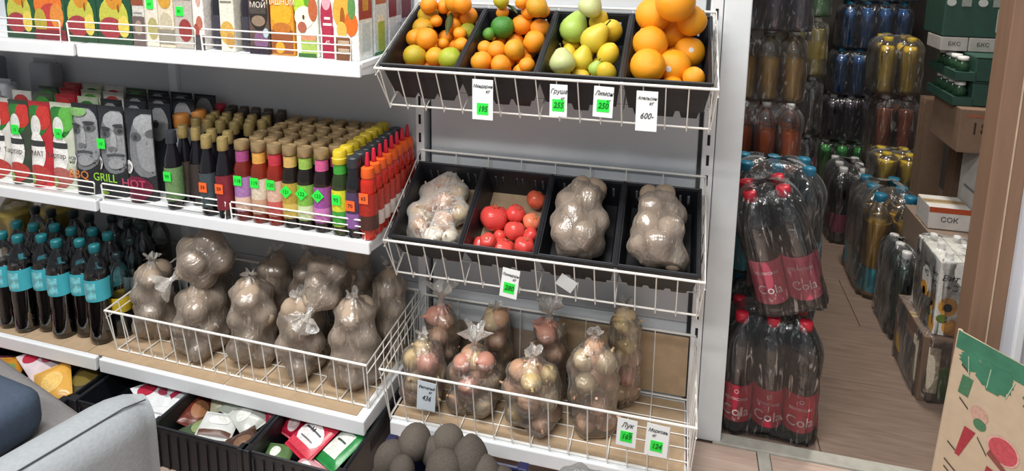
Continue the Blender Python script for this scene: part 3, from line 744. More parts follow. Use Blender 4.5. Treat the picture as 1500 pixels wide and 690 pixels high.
# ================================================================== products on the left shelving (left-run coordinates)
def lput(name, label, cat, x, y, z, group=None, rz=0., rx=0.):
    return thing(name, label, cat, LW(x, y, z), (rx, 0, AL+rz), group)
def disc(b, cx, cz, rx, rz, y, n=18, th=.0006):
    vs = [(cx, y, cz)]+[(cx+rx*math.cos(2*PI*i/n), y, cz+rz*math.sin(2*PI*i/n)) for i in range(n)]
    vs += [(cx+rx*math.cos(2*PI*i/n), y+th, cz+rz*math.sin(2*PI*i/n)) for i in range(n)]
    fs = [(0, 1+i, 1+(i+1) % n) for i in range(n)]+[(1+i, 1+n+i, 1+n+(i+1) % n, 1+(i+1) % n) for i in range(n)]
    b.add(vs, fs)
def carton(label, x0, x1, h, base, prints, y=-.305, dp=.07, grp='juice cartons on the top shelf', z=TOPZ, rz=0., cat='carton', side=None):
    w = x1-x0-.002
    t = lput('juice_carton', label, cat, (x0+x1)/2, y, z, grp, rz)
    part('carton_body', MB().bbox(-w/2, w/2, 0, dp, 0, h, .003), paint(base), t)
    lay = 0
    for p in prints:
        lay += 1; yy = -.0005-.0002*lay
        k_, cx, cz, sx, sz, col = p[:6]; cx *= w; m = paint(col)
        if k_ == 'd':
            b = MB(); disc(b, cx, cz, sx*w, sz, yy); part('printed_fruit', b, m, t)
        elif k_ == 'r': part('printed_panel', MB().box(cx-sx*w, cx+sx*w, yy, 0, cz-sz, cz+sz), m, t)
        elif k_ == 't': letters(p[6], sz, m, t, (cx, yy-.0004, cz), scale=(sx, 1, 1))
        elif k_ == 's':   # price sticker
            part('price_sticker', MB().box(cx-.011, cx+.011, yy-.001, 0, cz-.012, cz+.012), GREENF, t)
            letters('%d' % sz, .012, GREEND, t, (cx, yy-.0014, cz))
    if side:
        for (ya, yb, za, zb, col) in side: part('printed_panel', MB().box(w/2-.001, w/2+.0006, ya*dp, yb*dp, za, zb), paint(col), t)
    return t
PINE = [('r', 0, .02, .5, .02, '2c4a34'), ('d', .0, .075, .42, .055, 'b9b94a'), ('d', .05, .125, .24, .03, 'c9882f'), ('r', .05, .16, .2, .02, '5f9a3c'), ('d', -.1, .045, .34, .03, '9c3d44'), ('d', .28, .05, .16, .03, 'd8c45a'), ('d', .16, .1, .03, .012, '8a5a1e'), ('d', -.02, .13, .03, .01, '8a5a1e')]
ORNG = [('d', -.02, .1, .46, .05, 'd9722e'), ('d', .05, .06, .4, .045, 'b8413c'), ('d', .25, .07, .22, .035, 'd6883e'), ('d', -.3, .05, .2, .04, 'b0a23f'), ('r', 0, .015, .5, .015, '7d3038')]
carton('dark green juice carton with pineapple print at the left edge of the top shelf', -1.17, -1.06, .27, '24563a', PINE)
carton('green juice carton with a large orange fruit print', -1.06, -.945, .27, '24563a', ORNG)
carton('dark green pineapple juice carton right beside the orange-print carton', -.945, -.832, .27, '1f4d36', PINE)
carton('dark green pineapple juice carton next to the narrow grey pack', -.832, -.712, .27, '1f4d36', PINE)
carton('narrow grey-white carton with a brown top band', -.71, -.668, .22, 'c9c5be', [('r', 0, .135, .5, .025, '8a4a34'), ('r', 0, .09, .35, .002, '8a8a8a'), ('r', 0, .08, .35, .002, '8a8a8a'), ('r', 0, .04, .5, .04, '6a5a58'), ('d', 0, .05, .3, .02, '9a8a7a')])
carton('pale carton behind a bright green price sticker, left of the two stickered ones', -.668, -.624, .22, 'd6cfc0', [('d', .1, .05, .4, .03, 'a8a06a'), ('r', 0, .14, .4, .01, '8f8f8f'), ('s', 0, .115, 0, 69, '2cf04a')])
carton('cream carton with brown and gold top', -.624, -.572, .22, 'd5cbb2', [('r', 0, .16, .5, .025, '7a4628'), ('d', 0, .125, .4, .02, 'c8963c'), ('d', 0, .07, .4, .025, 'bdb39a'), ('r', 0, .03, .5, .02, '8c8578')])
carton('greyish brown carton with a green price sticker', -.572, -.512, .22, 'b3aca2', [('r', 0, .16, .48, .03, '6a5752'), ('d', .1, .05, .36, .03, '8e3b3a'), ('s', -.15, .1, 0, 85, '2cf04a')])
carton('white carton with red berry specks', -.512, -.476, .21, 'e3dcd6', [('d', .1, .07, .3, .02, 'b06a56'), ('d', -.2, .05, .25, .02, '9a4a40'), ('d', .1, .13, .2, .015, 'c9a090'), ('r', 0, .02, .5, .02, '4a4448')])
# dark glass bottle standing among the cartons
def juice_bottle(label, x, y, h, r, col):
    t = lput('juice_bottle', label, 'bottle', x, y, TOPZ, 'juice cartons on the top shelf')
    part('bottle_body', MB().lathe([(r*.9,0),(r,.006),(r,h*.55),(r*.8,h*.68),(r*.38,h*.82),(r*.36,h)], 18), mat('glass_'+col, col, .08, .1, coat=.5), t, True)
    part('cap', MB().lathe([(r*.44,h),(r*.44,h+.02)], 14), paint('23252b'), t)
    part('label', MB().lathe([(r*1.01,h*.1),(r*1.01,h*.42)], 18, cap=False), paint('3c3a44'), t)
juice_bottle('dark bottle with speckled reflections between the berry carton and the cream carton', -.452, -.27, .22, .023, '23262b')
carton('cream carton with yellow fruit at its foot', -.428, -.382, .22, 'd9d6c6', [('d', 0, .05, .5, .03, 'c9a24e'), ('d', .2, .03, .3, .02, 'b58a48'), ('r', 0, .15, .4, .002, '7a7a70'), ('r', 0, .13, .38, .002, '7a7a70')])
juice_bottle('dark bottle standing between the cream carton and the brown carton', -.36, -.275, .22, .02, '2a2630')
carton('dark brown chocolate drink carton with a round badge', -.339, -.278, .25, '5d4a42', [('d', 0, .105, .46, .045, '2c2825'), ('r', -.02, .115, .4, .012, '4a443f'), ('t', 0, .125, 1., .02, 'd8cfc4', 'МОЙ'), ('d', 0, .085, .34, .014, '8a7764'), ('d', .1, .035, .36, .026, '7a5878'), ('d', .35, .055, .14, .012, 'a9c0c4'), ('r', 0, .01, .5, .01, '2c2430')])
carton('golden orange juice carton with pale lettering', -.276, -.206, .25, 'd6912e', [('d', 0, .105, .46, .03, 'e0a52a'), ('r', 0, .035, .46, .03, '8f5230'), ('d', 0, .07, .4, .014, 'b8702c'), ('t', 0, .135, .8, .022, 'f0e2c0', 'ПАШНОМ'), ('d', -.1, .02, .2, .015, 'd89c30')], rz=-.02)
carton('apple juice carton with green apples and cut white flesh', -.202, -.137, .26, 'dfe2d4', [('d', -.28, .135, .28, .04, 'a9cf3a'), ('d', .1, .15, .2, .03, '5f9a2c'), ('d', -.1, .1, .42, .028, 'f0e9d0'), ('d', .3, .12, .2, .03, 'b5613c'), ('d', -.2, .075, .2, .014, 'a8604a'), ('d', -.12, .1, .05, .006, '4a3a24'), ('r', .08, .028, .34, .026, '9fb95c'), ('r', .08, .05, .34, .007, 'c98a68'), ('r', 0, .005, .4, .005, '3c6a34')])
carton('pink-red juice carton with a white zigzag', -.134, -.092, .26, 'dcdad8', [('r', .05, .04, .4, .04, '9c2540'), ('d', 0, .1, .42, .06, 'a92f48'), ('d', 0, .14, .3, .02, 'd8a0a8'), ('r', .05, .085, .3, .003, 'f0e4e4'), ('r', .05, .1, .2, .003, 'f0e4e4'), ('t', .05, .04, 1, .014, 'f0d4d8', '45')])
carton('white peach juice carton with orange fruit halves at the front right corner', -.09, -.02, .27, 'e4e8e4', [('d', -.1, .12, .4, .045, 'dfa440'), ('d', -.12, .1, .1, .03, '9a5a1c'), ('d', .22, .09, .26, .03, 'dd6a22'), ('d', .25, .13, .15, .03, '5b8a4c'), ('d', -.16, .075, .2, .02, 'e0b050'), ('r', -.1, .03, .3, .03, '7d5236'), ('r', -.1, .045, .22, .004, 'c9b49a'), ('r', -.1, .025, .22, .004, 'c9b49a')],
       y=-.315, side=[(.05, .95, .1, .24, '9a3c3a'), (.2, .8, .02, .09, 'c4d4d4'), (.3, .7, .12, .2, 'd8a03c')])
carton('juice carton with a drinking-glass picture, second in from the right end', -.095, -.02, .27, 'cfd8d8', [], y=-.235, side=[(.1, .9, .13, .26, 'a85a30'), (.25, .75, .01, .085, 'a8b84a'), (.3, .7, .085, .1, 'e8e0c8'), (.0, 1., .0, .008, '2f6a38'), (.2, .8, .15, .22, '7a9a3c')])
carton('red cherry juice carton with white swoosh, third in from the right end', -.095, -.02, .27, 'd9dadd', [], y=-.155, side=[(.0, 1., .09, .27, '7d1f35'), (.6, 1., .07, .2, 'e4e2e6'), (.1, .5, .16, .23, '9c3a4a')])
carton('dark red juice carton at the back of the right end', -.095, -.02, .27, 'c9ccd2', [], y=-.078, side=[(.0, .8, .08, .27, '6d2236')])
for i in range(14):    # second row, seen only through the gaps of the first
    x0 = -1.2+i*.0775
    carton('dull juice carton in the second row behind the front cartons, %s from the left' % (ORD+['thirteenth', 'fourteenth'])[i], x0, x0+.075, .25, ['8a6a4c', '5f6a58', '94807c', '6f5a50', 'a39a88'][i % 5], [], y=-.19)

# ---- squeeze pouches on the middle shelf
def pouch_y(w, T, H, u, v):
    """front surface of a stand-up pouch: full at the foot, flat at the top seam"""
    return -T*(max(0, 1-v)**.55)*(1-abs(2*u-1)**2.6)*.5*(1+.15*math.sin(5*v+3*u))-.0012
def pouch(label, x, y, w, H, base, patches, grp='sauce pouches on the middle shelf', T=.055, lean=.0, rz=0.):
    t = lput('sauce_pouch', label, 'pouch', x, y, MIDZ, grp, rz, lean)
    b = MB()
    b.sheet(lambda u, v: ((u-.5)*w, pouch_y(w, T, H, u, v), v*H), 14, 14)
    b.sheet(lambda u, v: ((.5-u)*w, -pouch_y(w, T, H, u, v), v*H), 14, 14)
    b.sheet(lambda u, v: ((u-.5)*w, pouch_y(w, T, H, u, 0)*(1-2*v), 0), 14, 4)
    part('pouch_body', b, mat('foil_'+base, base, .28, .12, 30, bump=.25), t, True)
    lay = 0
    for p in patches:
        lay += 1; off = .0007+.0003*lay; k_, cu, cv, su, sv, col = p[:6]; m = paint(col, .35); q = MB()
        C1 = lambda a: min(.985, max(.015, a))
        S = lambda u, v: ((C1(u)-.5)*w, pouch_y(w, T, H, C1(u), C1(v))-off, C1(v)*H)
        if k_ == 'd':
            q.sheet(lambda a, r: S(cu+su*r*math.cos(2*PI*a), cv+sv*r*math.sin(2*PI*a)), 20, 3, True); part('printed_shape', q, m, t, True)
        elif k_ == 'r':
            q.sheet(lambda a, c: S(cu+su*(2*a-1), cv+sv*(2*c-1)), 6, 6); part('printed_panel', q, m, t, True)
        elif k_ == 't':
            px, py, pz = S(cu, cv); letters(p[6], sv, m, t, (px, py-.006, pz), scale=(su, 1, 1))
        elif k_ == 's':
            px, py, pz = S(cu, cv); part('price_sticker', MB().box(px-.014, px+.014, py-.004, py-.003, pz-.015, pz+.015), GREENF, t); letters(p[6], .012, GREEND, t, (px, py-.0045, pz))
    part('top_seam', MB().box(-w/2, w/2, -.0012, .0012, H, H+.008), mat('foil_'+base, base), t)
    return t
def kp(base, txt, red, st=None):
    return [('d', .4, .8, .55, .2, '2f7a33'), ('d', .75, .86, .3, .16, 'c23a34' if red else '5fae4a'), ('d', .42, .74, .26, .13, 'dfe0da'), ('d', .45, .42, .36, .26, 'ecebe6'), ('r', .45, .53, .34, .035, '3a3c3c'),
            ('t', .45, .42, 1., .022, '4a3c3a', txt), ('d', .5, .15, .42, .13, 'b0413c' if red else 'a8605a'), ('d', .3, .1, .2, .06, '8fae5a')]+([('s', .52, .68, 0, 0, '2cf04a', st)] if st else [])
pouch('white ketchup pouch cut by the left edge of the photo', -1.31, -.255, .085, .25, 'd9d7d0', kp('', 'Лечо', True))
pouch('green-topped ketchup pouch with green sticker, first whole one from the left', -1.222, -.262, .082, .25, '3d4a3c', kp('', 'Тартар', True, '12'))
pouch('red-sided ketchup pouch with a tall white label', -1.138, -.262, .084, .252, 'b83038', kp('', 'ТОМАТ', True))
pouch('green and white ketchup pouch beside the black pouches', -1.05, -.262, .088, .255, 'c6cdb8', kp('', 'Тартар', False, '14'))
def face(dx):
    """a plain grey printed portrait, cropped by the pouch edges"""
    return [('d', .62+dx, .64, .6, .36, '77797c'), ('d', .72+dx, .66, .42, .32, '8f9194'), ('d', .6+dx, .88, .42, .1, '9c9ea1'), ('d', .28+dx, .73, .2, .05, '55575a'), ('d', .8+dx, .77, .2, .05, '5d5f62'), ('d', .27+dx, .725, .07, .025, '38393b'), ('d', .8+dx, .765, .07, .025, '38393b'),
            ('d', .6+dx, .64, .1, .12, 'a2a4a6'), ('d', .55+dx, .565, .16, .03, '6c6e71'), ('d', .62+dx, .49, .28, .022, '4c4e51'), ('d', .64+dx, .46, .22, .022, '85878a'), ('d', .66+dx, .4, .24, .06, '939598'), ('d', .3+dx, .79, .22, .018, '3c3d40'), ('d', .8+dx, .83, .2, .018, '3c3d40')]
badge = lambda cu: [('d', cu, .39, .17, .075, 'e9e9e9'), ('t', cu, .41, .9, .014, '222222', 'НОВ'), ('t', cu, .365, .9, .014, '222222', 'ЫЙ')]
pouch('black barbecue sauce pouch with grey portrait and orange lettering', -.955, -.268, .096, .262, '2a2c30', face(-.05)+[('d', .3, .95, .4, .06, '7fae6a')]+badge(.16)+[('t', .5, .25, 1.15, .034, 'd97f3a', 'BBQ')])
pouch('black grill sauce pouch with green lettering and green sticker', -.858, -.268, .094, .262, '2a2c30', face(.1)+badge(.15)+[('t', .5, .25, 1., .034, '9ad83c', 'GRILL'), ('d', .4, .08, .2, .02, '8ab83c'), ('s', .3, .62, 0, 0, '2cf04a', '15')])
pouch('black hot sauce pouch with dark red lettering', -.757, -.268, .098, .262, '2a2c30', face(.2)[:6]+badge(.22)+[('d', .5, .16, .44, .14, '6a2038'), ('t', .5, .22, 1.1, .036, 'c04468', 'HOT')])
for r_, (yy, nm) in enumerate(((-.19, 'second'), (-.118, 'third'), (-.05, 'rear'))):
    for i in range(7):
        x = -1.3+i*.09; ketch = i < 4
        pouch('%s pouch in the %s row, %s from the left' % ('ketchup' if ketch else 'black sauce', nm, ORD[i]), x+.02*r_, yy, .08, .258, ['d0cfc8', '4a5a44', 'a8323a', 'b8c4a8'][(i+r_) % 4] if ketch else '33353a',
              ([('d', .5, .85, .45, .14, ['b8383a', '4f9a45', 'c04038', '3c7a3c'][(i+r_*3) % 4]), ('d', .4, .5, .35, .25, 'dedcd4')] if ketch else [('d', .5, .8, .42, .2, '96989b'), ('d', .4, .8, .15, .05, '4a4c4f')]), T=.045)
for i, (x, y, w, h, c, lab) in enumerate(((-1.49, -.13, .13, .27, 'b9bcc2', 'pale grey packet standing behind the ketchup pouches, leftmost'), (-1.37, -.05, .1, .33, '8f9298', 'tall grey packet standing at the back above the ketchup pouches'),
                                          (-1.42, -.22, .09, .27, 'd9dbe0', 'white packet behind the ketchup pouch at the photo edge'), (-1.62, -.06, .12, .34, '7a7d84', 'dark grey packet at the back left of the ketchup shelf'))):
    t = lput('food_packet', lab, 'packet', x, y, MIDZ, 'grey packets behind the ketchup')
    part('packet_body', MB().bbox(-w/2, w/2, -.025, .025, 0, h, .012, seg=3), mat('packet_'+c, c, .35, .08, 12, bump=.3), t, True)
    part('top_seam', MB().box(-w/2, w/2, -.001, .001, h-.004, h+.012), mat('packet_'+c, c), t)
for lab, x, y in (('orange-lidded white jar beside the hot sauce pouch', -.72, -.152), ('orange-lidded white jar further back behind the hot sauce pouch', -.705, -.1)):
    t = lput('sauce_jar', lab, 'jar', x, y, MIDZ, 'orange-lidded jars')
    part('jar_body', MB().lathe([(.022,0),(.025,.01),(.025,.17),(.02,.19)], 18), mat('milky_jar', 'b9bcc0', .3, .1), t, True)
    part('lid', MB().lathe([(.022,.19),(.024,.193),(.024,.226),(.02,.23)], 18), mat('orange_lid', 'c9843c', .4, .1), t, True)

# ---- sauce bottles
def sauce_meshes():
    d = {}
    d['body'] = [(.0205,0),(.0233,.004),(.0237,.012),(.0237,.132),(.0225,.147),(.0182,.161),(.0166,.168),(.016,.2)]
    d['soy'] = [(.0185,0),(.0215,.004),(.022,.012),(.022,.125),(.0205,.145),(.0145,.17),(.0115,.185),(.011,.2)]
    d['chili'] = [(.0165,0),(.0192,.004),(.0196,.012),(.0196,.145),(.018,.156),(.013,.164),(.013,.168)]
    return d
SPROF = sauce_meshes()
def glassy(c): return mat('sauce_'+c, c, .12, .15, 20, coat=.4)
BRASS = mat('brass_cap', 'a8906a', .3, .1, 60, metal=.45)
GOLDC = mat('pale_gold_cap', 'a6925e', .42, .15, 60, metal=.3)
def sauce(label, x, y, kind, body, capm, neck=None, lab=None, sticker=None, full=True, foot=None, z=MIDZ):
    pk = {'brass': 'body', 'soy': 'soy', 'chili': 'chili', 'yel': 'body', 'blk': 'body'}[kind]; n = 16 if full else 12
    t = lput('sauce_bottle', label, 'bottle', x, y, z, 'sauce bottles on the middle shelf')
    link('bottle_body', cached(('sb', pk, body, n), lambda: MB().lathe(SPROF[pk], n).mesh('bottle_body', glassy(body), True)), t)
    if kind == 'brass': cp = [(.018,.196),(.0194,.198),(.0194,.2165),(.0182,.2205),(.015,.2215),(.0145,.2195)]
    elif kind == 'soy': cp = [(.0138,.19),(.0146,.192),(.0142,.221),(.0125,.226)]
    elif kind == 'yel': cp = [(.0188,.19),(.02,.192),(.02,.205),(.0178,.207),(.0175,.221),(.015,.225)]
    elif kind == 'blk': cp = [(.0175,.185),(.0185,.188),(.0185,.21),(.016,.2135)]
    else: cp = [(.0165,.163),(.0175,.166),(.016,.188),(.009,.192)]
    link('cap', cached(('sc', kind, capm.name, n), lambda: autosmooth(MB().lathe(cp, n).mesh('cap', capm), 35)), t)
    if kind == 'chili': link('spout', cached(('sp', n), lambda: MB().lathe([(.0075,.19),(.0065,.2),(.004,.226),(.003,.228)], 10).mesh('spout', mat('red_spout', 'c8203a', .35), True)), t)
    if neck: link('neck_band', cached(('sn', neck, n), lambda: MB().lathe([(.0174,.165),(.0168,.194)], n, cap=False).mesh('neck_band', paint(neck), True)), t)
    if lab and full:
        rr = .0241
        link('label', cached(('sl', lab), lambda: MB().lathe([(rr,.028),(rr,.124)], n, cap=False).mesh('label', paint(lab), True)), t)
        if foot: link('label_print', cached(('sf', foot), lambda: MB().lathe([(rr+.0003,.03),(rr+.0003,.068)], n, cap=False).mesh('label_print', paint(foot), True)), t)
    if sticker:
        m, zc, sh, num = sticker
        o = link('price_sticker', cached(('st', m.name, sh), lambda: MB().box(-.0125, .0125, -.0004, .0004, -.0135, .0135).mesh('price_sticker', m)), t, (0, -.0249, zc), (0, PI/4 if sh else 0, 0))
        letters(num, .014, GREEND if m is GREENF else INK, t, (0, -.0258, zc))
    return t
cols = [('purple-label', '6a2118', 'a04a80', 'a678b0', 'd8b8a8'), ('cream-label', '7a2a16', 'd8a04c', 'd9cdb6', 'c09a80'), ('red-necked', '862418', 'bf3444', 'd8b4a0', 'c05a58'),
        ('tan-label', '1f1712', 'cfaa62', 'b89a40', 'cdb25a'), ('green-label', '1c1814', '93ba50', '7fbc48', 'cfdcae'), ('pink-necked', '1f1418', 'cf5c90', '9a4f9c', 'c878b8')]
NR = ['front', 'second', 'third', 'fourth', 'fifth', 'sixth', 'seventh']
for c, (nm, body, neck, lab, foot) in enumerate(cols):
    for r_ in range(7):
        x = -.394+.0492*c+.004*math.sin(r_*2+c)+(.0 if r_ % 2 == 0 else .012); y = -.292+.0415*r_
        sauce('brass-capped %s sauce bottle, %s' % (nm, 'front row' if r_ == 0 else NR[r_]+' row back'), x, y, 'brass', body, BRASS, neck, lab,
              (GREENF, .115 if c < 3 else .102, c > 2, str(118+c)) if r_ == 0 else None, r_ < 2, foot)
for r_ in range(8):
    nr = (NR+['eighth'])[r_]; w_ = 'front row' if r_ == 0 else nr+' row back'
    sauce('yellow-capped sauce bottle beside the black-capped ones, '+w_, -.096-.002*r_, -.296+.037*r_, 'yel', '2c3a1c', mat('yellow_cap', 'd0b82a', .4, .08), None if r_ else '3ea03a', 'd8d832', (GREENF, .1, False, '95') if r_ == 0 else None, r_ < 2, '3f9a3c')
    sauce('black-capped sauce bottle between yellow caps and red bottles, '+w_, -.055-.002*r_, -.298+.037*r_, 'blk', '1c1a20', mat('dull_black_cap', '2f333a', .35, .1), None, '4a3a5c', (ORANGEF, .09, False, '70') if r_ == 0 else None, r_ < 2, '8a5a9c')
    sauce('red chili sauce bottle with orange collar, '+w_, -.016-.002*r_, -.3+.037*r_, 'chili', 'c22a1a', mat('orange_collar', 'ee6220', .4, .06), None, 'b03020' if r_ else 'a8281c', (ORANGEF, .115, False, '65') if r_ == 0 else None, True, '4a2a24' if r_ == 0 else 'd8c8c0')
soy = [(-.625, -.292, 'dark soy bottle with green sticker at the left end of the soy sauces', '17151a', '6a8a5a', (GREENF, .1, False, '99')), (-.633, -.24, 'gold-capped soy bottle behind the green-stickered one', '17151a', '4a4038', None), (-.582, -.246, 'gold-capped soy bottle left of the orange-stickered pair', '17151a', '3a3230', None),
       (-.503, -.297, 'gold-capped soy bottle with orange sticker, left of the pair', '17151a', '3d4a50', (ORANGEF, .085, False, '59')), (-.448, -.3, 'gold-capped soy bottle with orange sticker and red label, right of the pair', '17151a', '7a2430', (ORANGEF, .088, False, '59'))]
for x, y, lab, bd, lb, stk in soy: sauce(lab, x, y, 'soy', bd, GOLDC if stk is None or x > -.6 else mat('dull_black_cap', '2f333a'), None, lb, stk, True, None)
k_ = 0
for r_ in range(6):
    for c in range(6 if r_ else 2):
        x = -.655+.0455*c+(.0 if r_ % 2 else .02)+.004*math.sin(r_*3+c); y = -.205+.04*r_ if r_ else -.25
        if r_ == 0: x = (-.528, -.474)[c]
        if x > -.425: continue
        sauce('gold-capped dark soy bottle in inner row %s, %s from the left' % (ORD[r_], ORD[c]), x, y if r_ else -.247, 'soy', '17151a', GOLDC if r_ < 4 else mat('dull_brown_cap', '5a5048', .5), None, '35302e', None, r_ < 2)
t = lput('sauce_bottle', 'red-capped dark bottle at the back behind the soy sauces', 'bottle', -.672, -.04, MIDZ, 'sauce bottles on the middle shelf')
part('bottle_body', MB().lathe([(.022,0),(.024,.01),(.024,.16),(.014,.19),(.012,.2)], 16), glassy('17151a'), t, True); part('cap', MB().lathe([(.0155,.2),(.0155,.235),(.013,.238)], 16), mat('red_cap', 'b0243c', .4), t, True)

# ---- drink bottles on the bottom shelf
PETC = pet('clear_pet'); COLA = mat('cola_liquid', '120c10', .1, .1, 10, coat=.6); TEAL = mat('teal_label', '45b0be', .4, .12, 18)
TEALC = mat('dark_teal_cap', '1c7078', .4, .08)
def bottle_profile(r, h):
    return [(r*.55,0),(r*.9,.004),(r,.018),(r*.96,h*.3),(r*.99,h*.34),(r*.99,h*.56),(r,h*.64),(r*.97,h*.72),(r*.86,h*.785),(r*.62,h*.845),(r*.38,h*.89),(r*.34,h*.92),(r*.34,h*.95)]
def liquid_profile(r, h, lvl):
    out = []
    for a, z in bottle_profile(r, h):
        if z < h*lvl: out.append((max(a-.0012, .001), z+.0012))
    return out+[(out[-1][0]*.98, h*lvl)]
def drink(t, loc, r, h, liqm, capm, labm, lvl=.75, lab=(.36, .58), rot=(0,0,0), petm=None, sub=False, n=18):
    """bottle pieces under t; with sub, one bottle part that carries its own pieces"""
    pm = petm or PETC
    B = link('bottle', cached(('db', r, h, pm.name, n), lambda: MB().lathe(bottle_profile(r, h), n).mesh('bottle', pm, True)), t, loc, rot)
    if not sub: B.name = 'bottle_wall'
    P = B if sub else t; L0 = (0,0,0) if sub else loc; R0 = (0,0,0) if sub else rot
    link('liquid', cached(('dl', r, h, liqm.name, lvl, n), lambda: MB().lathe(liquid_profile(r, h, lvl), n).mesh('liquid', liqm, True)), P, L0, R0)
    link('cap', cached(('dc', r, h, capm.name), lambda: MB().lathe([(r*.4,h*.925),(r*.44,h*.93),(r*.44,h*.985),(r*.4,h)], 14).mesh('cap', capm, True)), P, L0, R0)
    if labm: link('label', cached(('dL', r, h, labm.name, lab, n), lambda: MB().lathe([(r*1.012,h*lab[0]),(r*1.012,h*lab[1])], n, cap=False).mesh('label', labm, True)), P, L0, R0)
    return B
TB = [(-1.275,-.322,'front row, cut by the photo edge'),(-1.205,-.325,'front row, first whole one from the left'),(-1.141,-.3,'front row, set back, left of two'),(-1.066,-.313,'front row, third whole one from the left'),(-1.004,-.288,'front row, set back, right of two'),(-.93,-.303,'front row, rightmost beside the wire basket'),
      (-1.31,-.25,'second row, first from the left'),(-1.24,-.248,'second row, second from the left'),(-1.172,-.232,'second row, third from the left'),(-1.1,-.235,'second row, fourth from the left'),(-1.033,-.218,'second row, fifth from the left'),(-.962,-.228,'second row, sixth from the left')]
for x, y, w_ in TB:
    t = lput('cola_bottle', 'dark cola bottle with teal label and cap, '+w_, 'bottle', x, y, BOTZ+.004, 'teal-label cola bottles')
    drink(t, (0,0,0), .0345, .31, COLA, TEALC, TEAL, .7, (.46, .68))
    if y < -.26:
        part('label_print', MB().sheet(lambda u, v: (.0352*math.sin((u-.5)*1.3), -.0352*math.cos((u-.5)*1.3), .15+.052*v), 6, 1), mat('pale_teal_print', '79c4cc', .4, .5, 60), t)
for i, (x, y) in enumerate([(-1.34,-.165),(-1.265,-.168),(-1.19,-.15),(-1.115,-.158),(-1.04,-.14),(-.965,-.15),(-.9,-.16),(-1.0,-.07),(-.92,-.075),(-1.08,-.068)]):
    t = lput('cola_bottle', 'dark bottle with dark cap standing behind the teal-label rows, %s' % (ORD[i]+' from the left' if i < 7 else ['middle of the rear row', 'rightmost of the rear row', 'leftmost of the rear row'][i-7]), 'bottle', x, y, BOTZ+.004, 'dark bottles behind the teal-label ones')
    drink(t, (0,0,0), .033, .32, COLA, mat('black_green_cap', '1c2c30', .4), mat('dark_label', '24474e', .5) if i % 2 else None, .66, (.44, .7))
t = lput('cola_bottle', 'clear bottle with yellow label at the left corner of the potato basket', 'bottle', -.895, -.262, BOTZ+.004, 'drink bottles on the bottom shelf')
drink(t, (0,0,0), .03, .27, mat('dark_grey_liquid', '2a3436', .15), mat('black_green_cap', '1c2c30', .4), mat('yellow_label', 'c9ae2e', .4, .15, 20), .3, (.32, .5))
t = lput('cola_bottle', 'pale clear bottle behind the yellow-label one', 'bottle', -.9, -.205, BOTZ+.004, 'drink bottles on the bottom shelf'); drink(t, (0,0,0), .03, .29, mat('dark_grey_liquid', '2a3436', .15), mat('black_green_cap', '1c2c30', .4), mat('grey_label', '8aa0a0', .4, .1), .5, (.4, .6))
YEL = mat('yellow_drink', 'b5a04a', .2, .1, 8)
for x, y, lab in ((-1.475, -.13, 'big yellow drink bottle at the left edge behind the teal-label bottles'), (-1.36, -.075, 'big yellow drink bottle at the back behind the teal-label bottles')):
    t = lput('drink_bottle', lab, 'bottle', x, y, BOTZ+.004, 'drink bottles on the bottom shelf'); drink(t, (0,0,0), .055, .37, YEL, TEALC, None, .78)

# ================================================================== price tags on the baskets
SCRIPT = INK
def tag_card(label, x, y, z0, z1, w, lines, price=None, rx=0., ry=0., base='f3f6f6', big=None):
    """paper card hanging from a basket rim: handwriting on top, highlighted price below"""
    h = z1-z0
    t = thing('price_tag', label, 'price tag', (x, y, z1), (rx, ry, 0), 'handwritten price tags')
    part('card', MB().box(-w/2, w/2, -.0005, .0005, -h, 0), mat('tag_card_'+base, base, .7, .02), t)
    z = -.016
    for s, sz, dx in lines:
        letters(s, sz, SCRIPT, t, (dx, -.0012, z), shear=.35, scale=(.82, 1, 1)); z -= sz*1.05
    if price:
        part('highlight', MB().box(-.014, .014, -.0012, 0, -h+.012, -h+.04), GREENF, t)
        letters(price, .019, GREEND, t, (0, -.0018, -h+.026), shear=.25, scale=(.8, 1, 1), bold=.0004)
    if big: letters(big, .02, SCRIPT, t, (0, -.0012, -h+.034), shear=.35, scale=(.8, 1, 1))
    return t
tag_card('tall price tag with green highlight hanging below the tangerines', .277, -.3035, .962, 1.058, .05, [('Мандарин', .0116, 0), ('кг', .013, .012)], '195')
tag_card('small price tag with green highlight below the pears', .456, -.3035, .984, 1.058, .04, [('Груша', .015, 0), ('кг', .011, .009)], '255')
tag_card('small price tag with green highlight below the lemons', .558, -.3035, .99, 1.06, .044, [('Лимон', .015, 0), ('кг', .011, .011)], '250', 0, .03)
tag_card('long white price tag without highlight below the oranges', .652, -.3035, .966, 1.056, .046, [('Апельсин', .0106, 0), ('кг', .012, .009)], None, 0, 0, big='600-')
tag_card('tilted price tag with green highlight below the tomatoes', .345, -.279, .505, .582, .044, [('Помидоры', .01, 0), ('кг', .011, .01)], '280', 0, .12)
t = thing('price_tag', 'folded blank white paper slip tucked in the wires below the left potato crate', 'price tag', (.487, -.262, .57), (.25, .5, 0), 'handwritten price tags')
part('card', MB().box(-.022, .022, -.0005, .0005, -.04, 0), mat('tag_card_dfe3e3', 'dfe3e3', .7, .02), t)
tag_card('bluish price tag without highlight on the onion basket at the left', .138, -.327, .188, .268, .05, [('Репчатый', .0112, 0), ('кг', .011, .01)], None, 0, .05, base='d3dde4', big='436')
tag_card('price tag with green highlight on the onion basket, left of the right-hand pair', .643, -.327, .198, .27, .046, [('Лук', .018, 0), ('кг', .011, .009)], '169', 0, .04)
tag_card('price tag with green highlight on the onion basket at its right end', .714, -.327, .188, .27, .052, [('Морковь', .0125, 0), ('кг', .011, -.008)], '124', 0, .05)

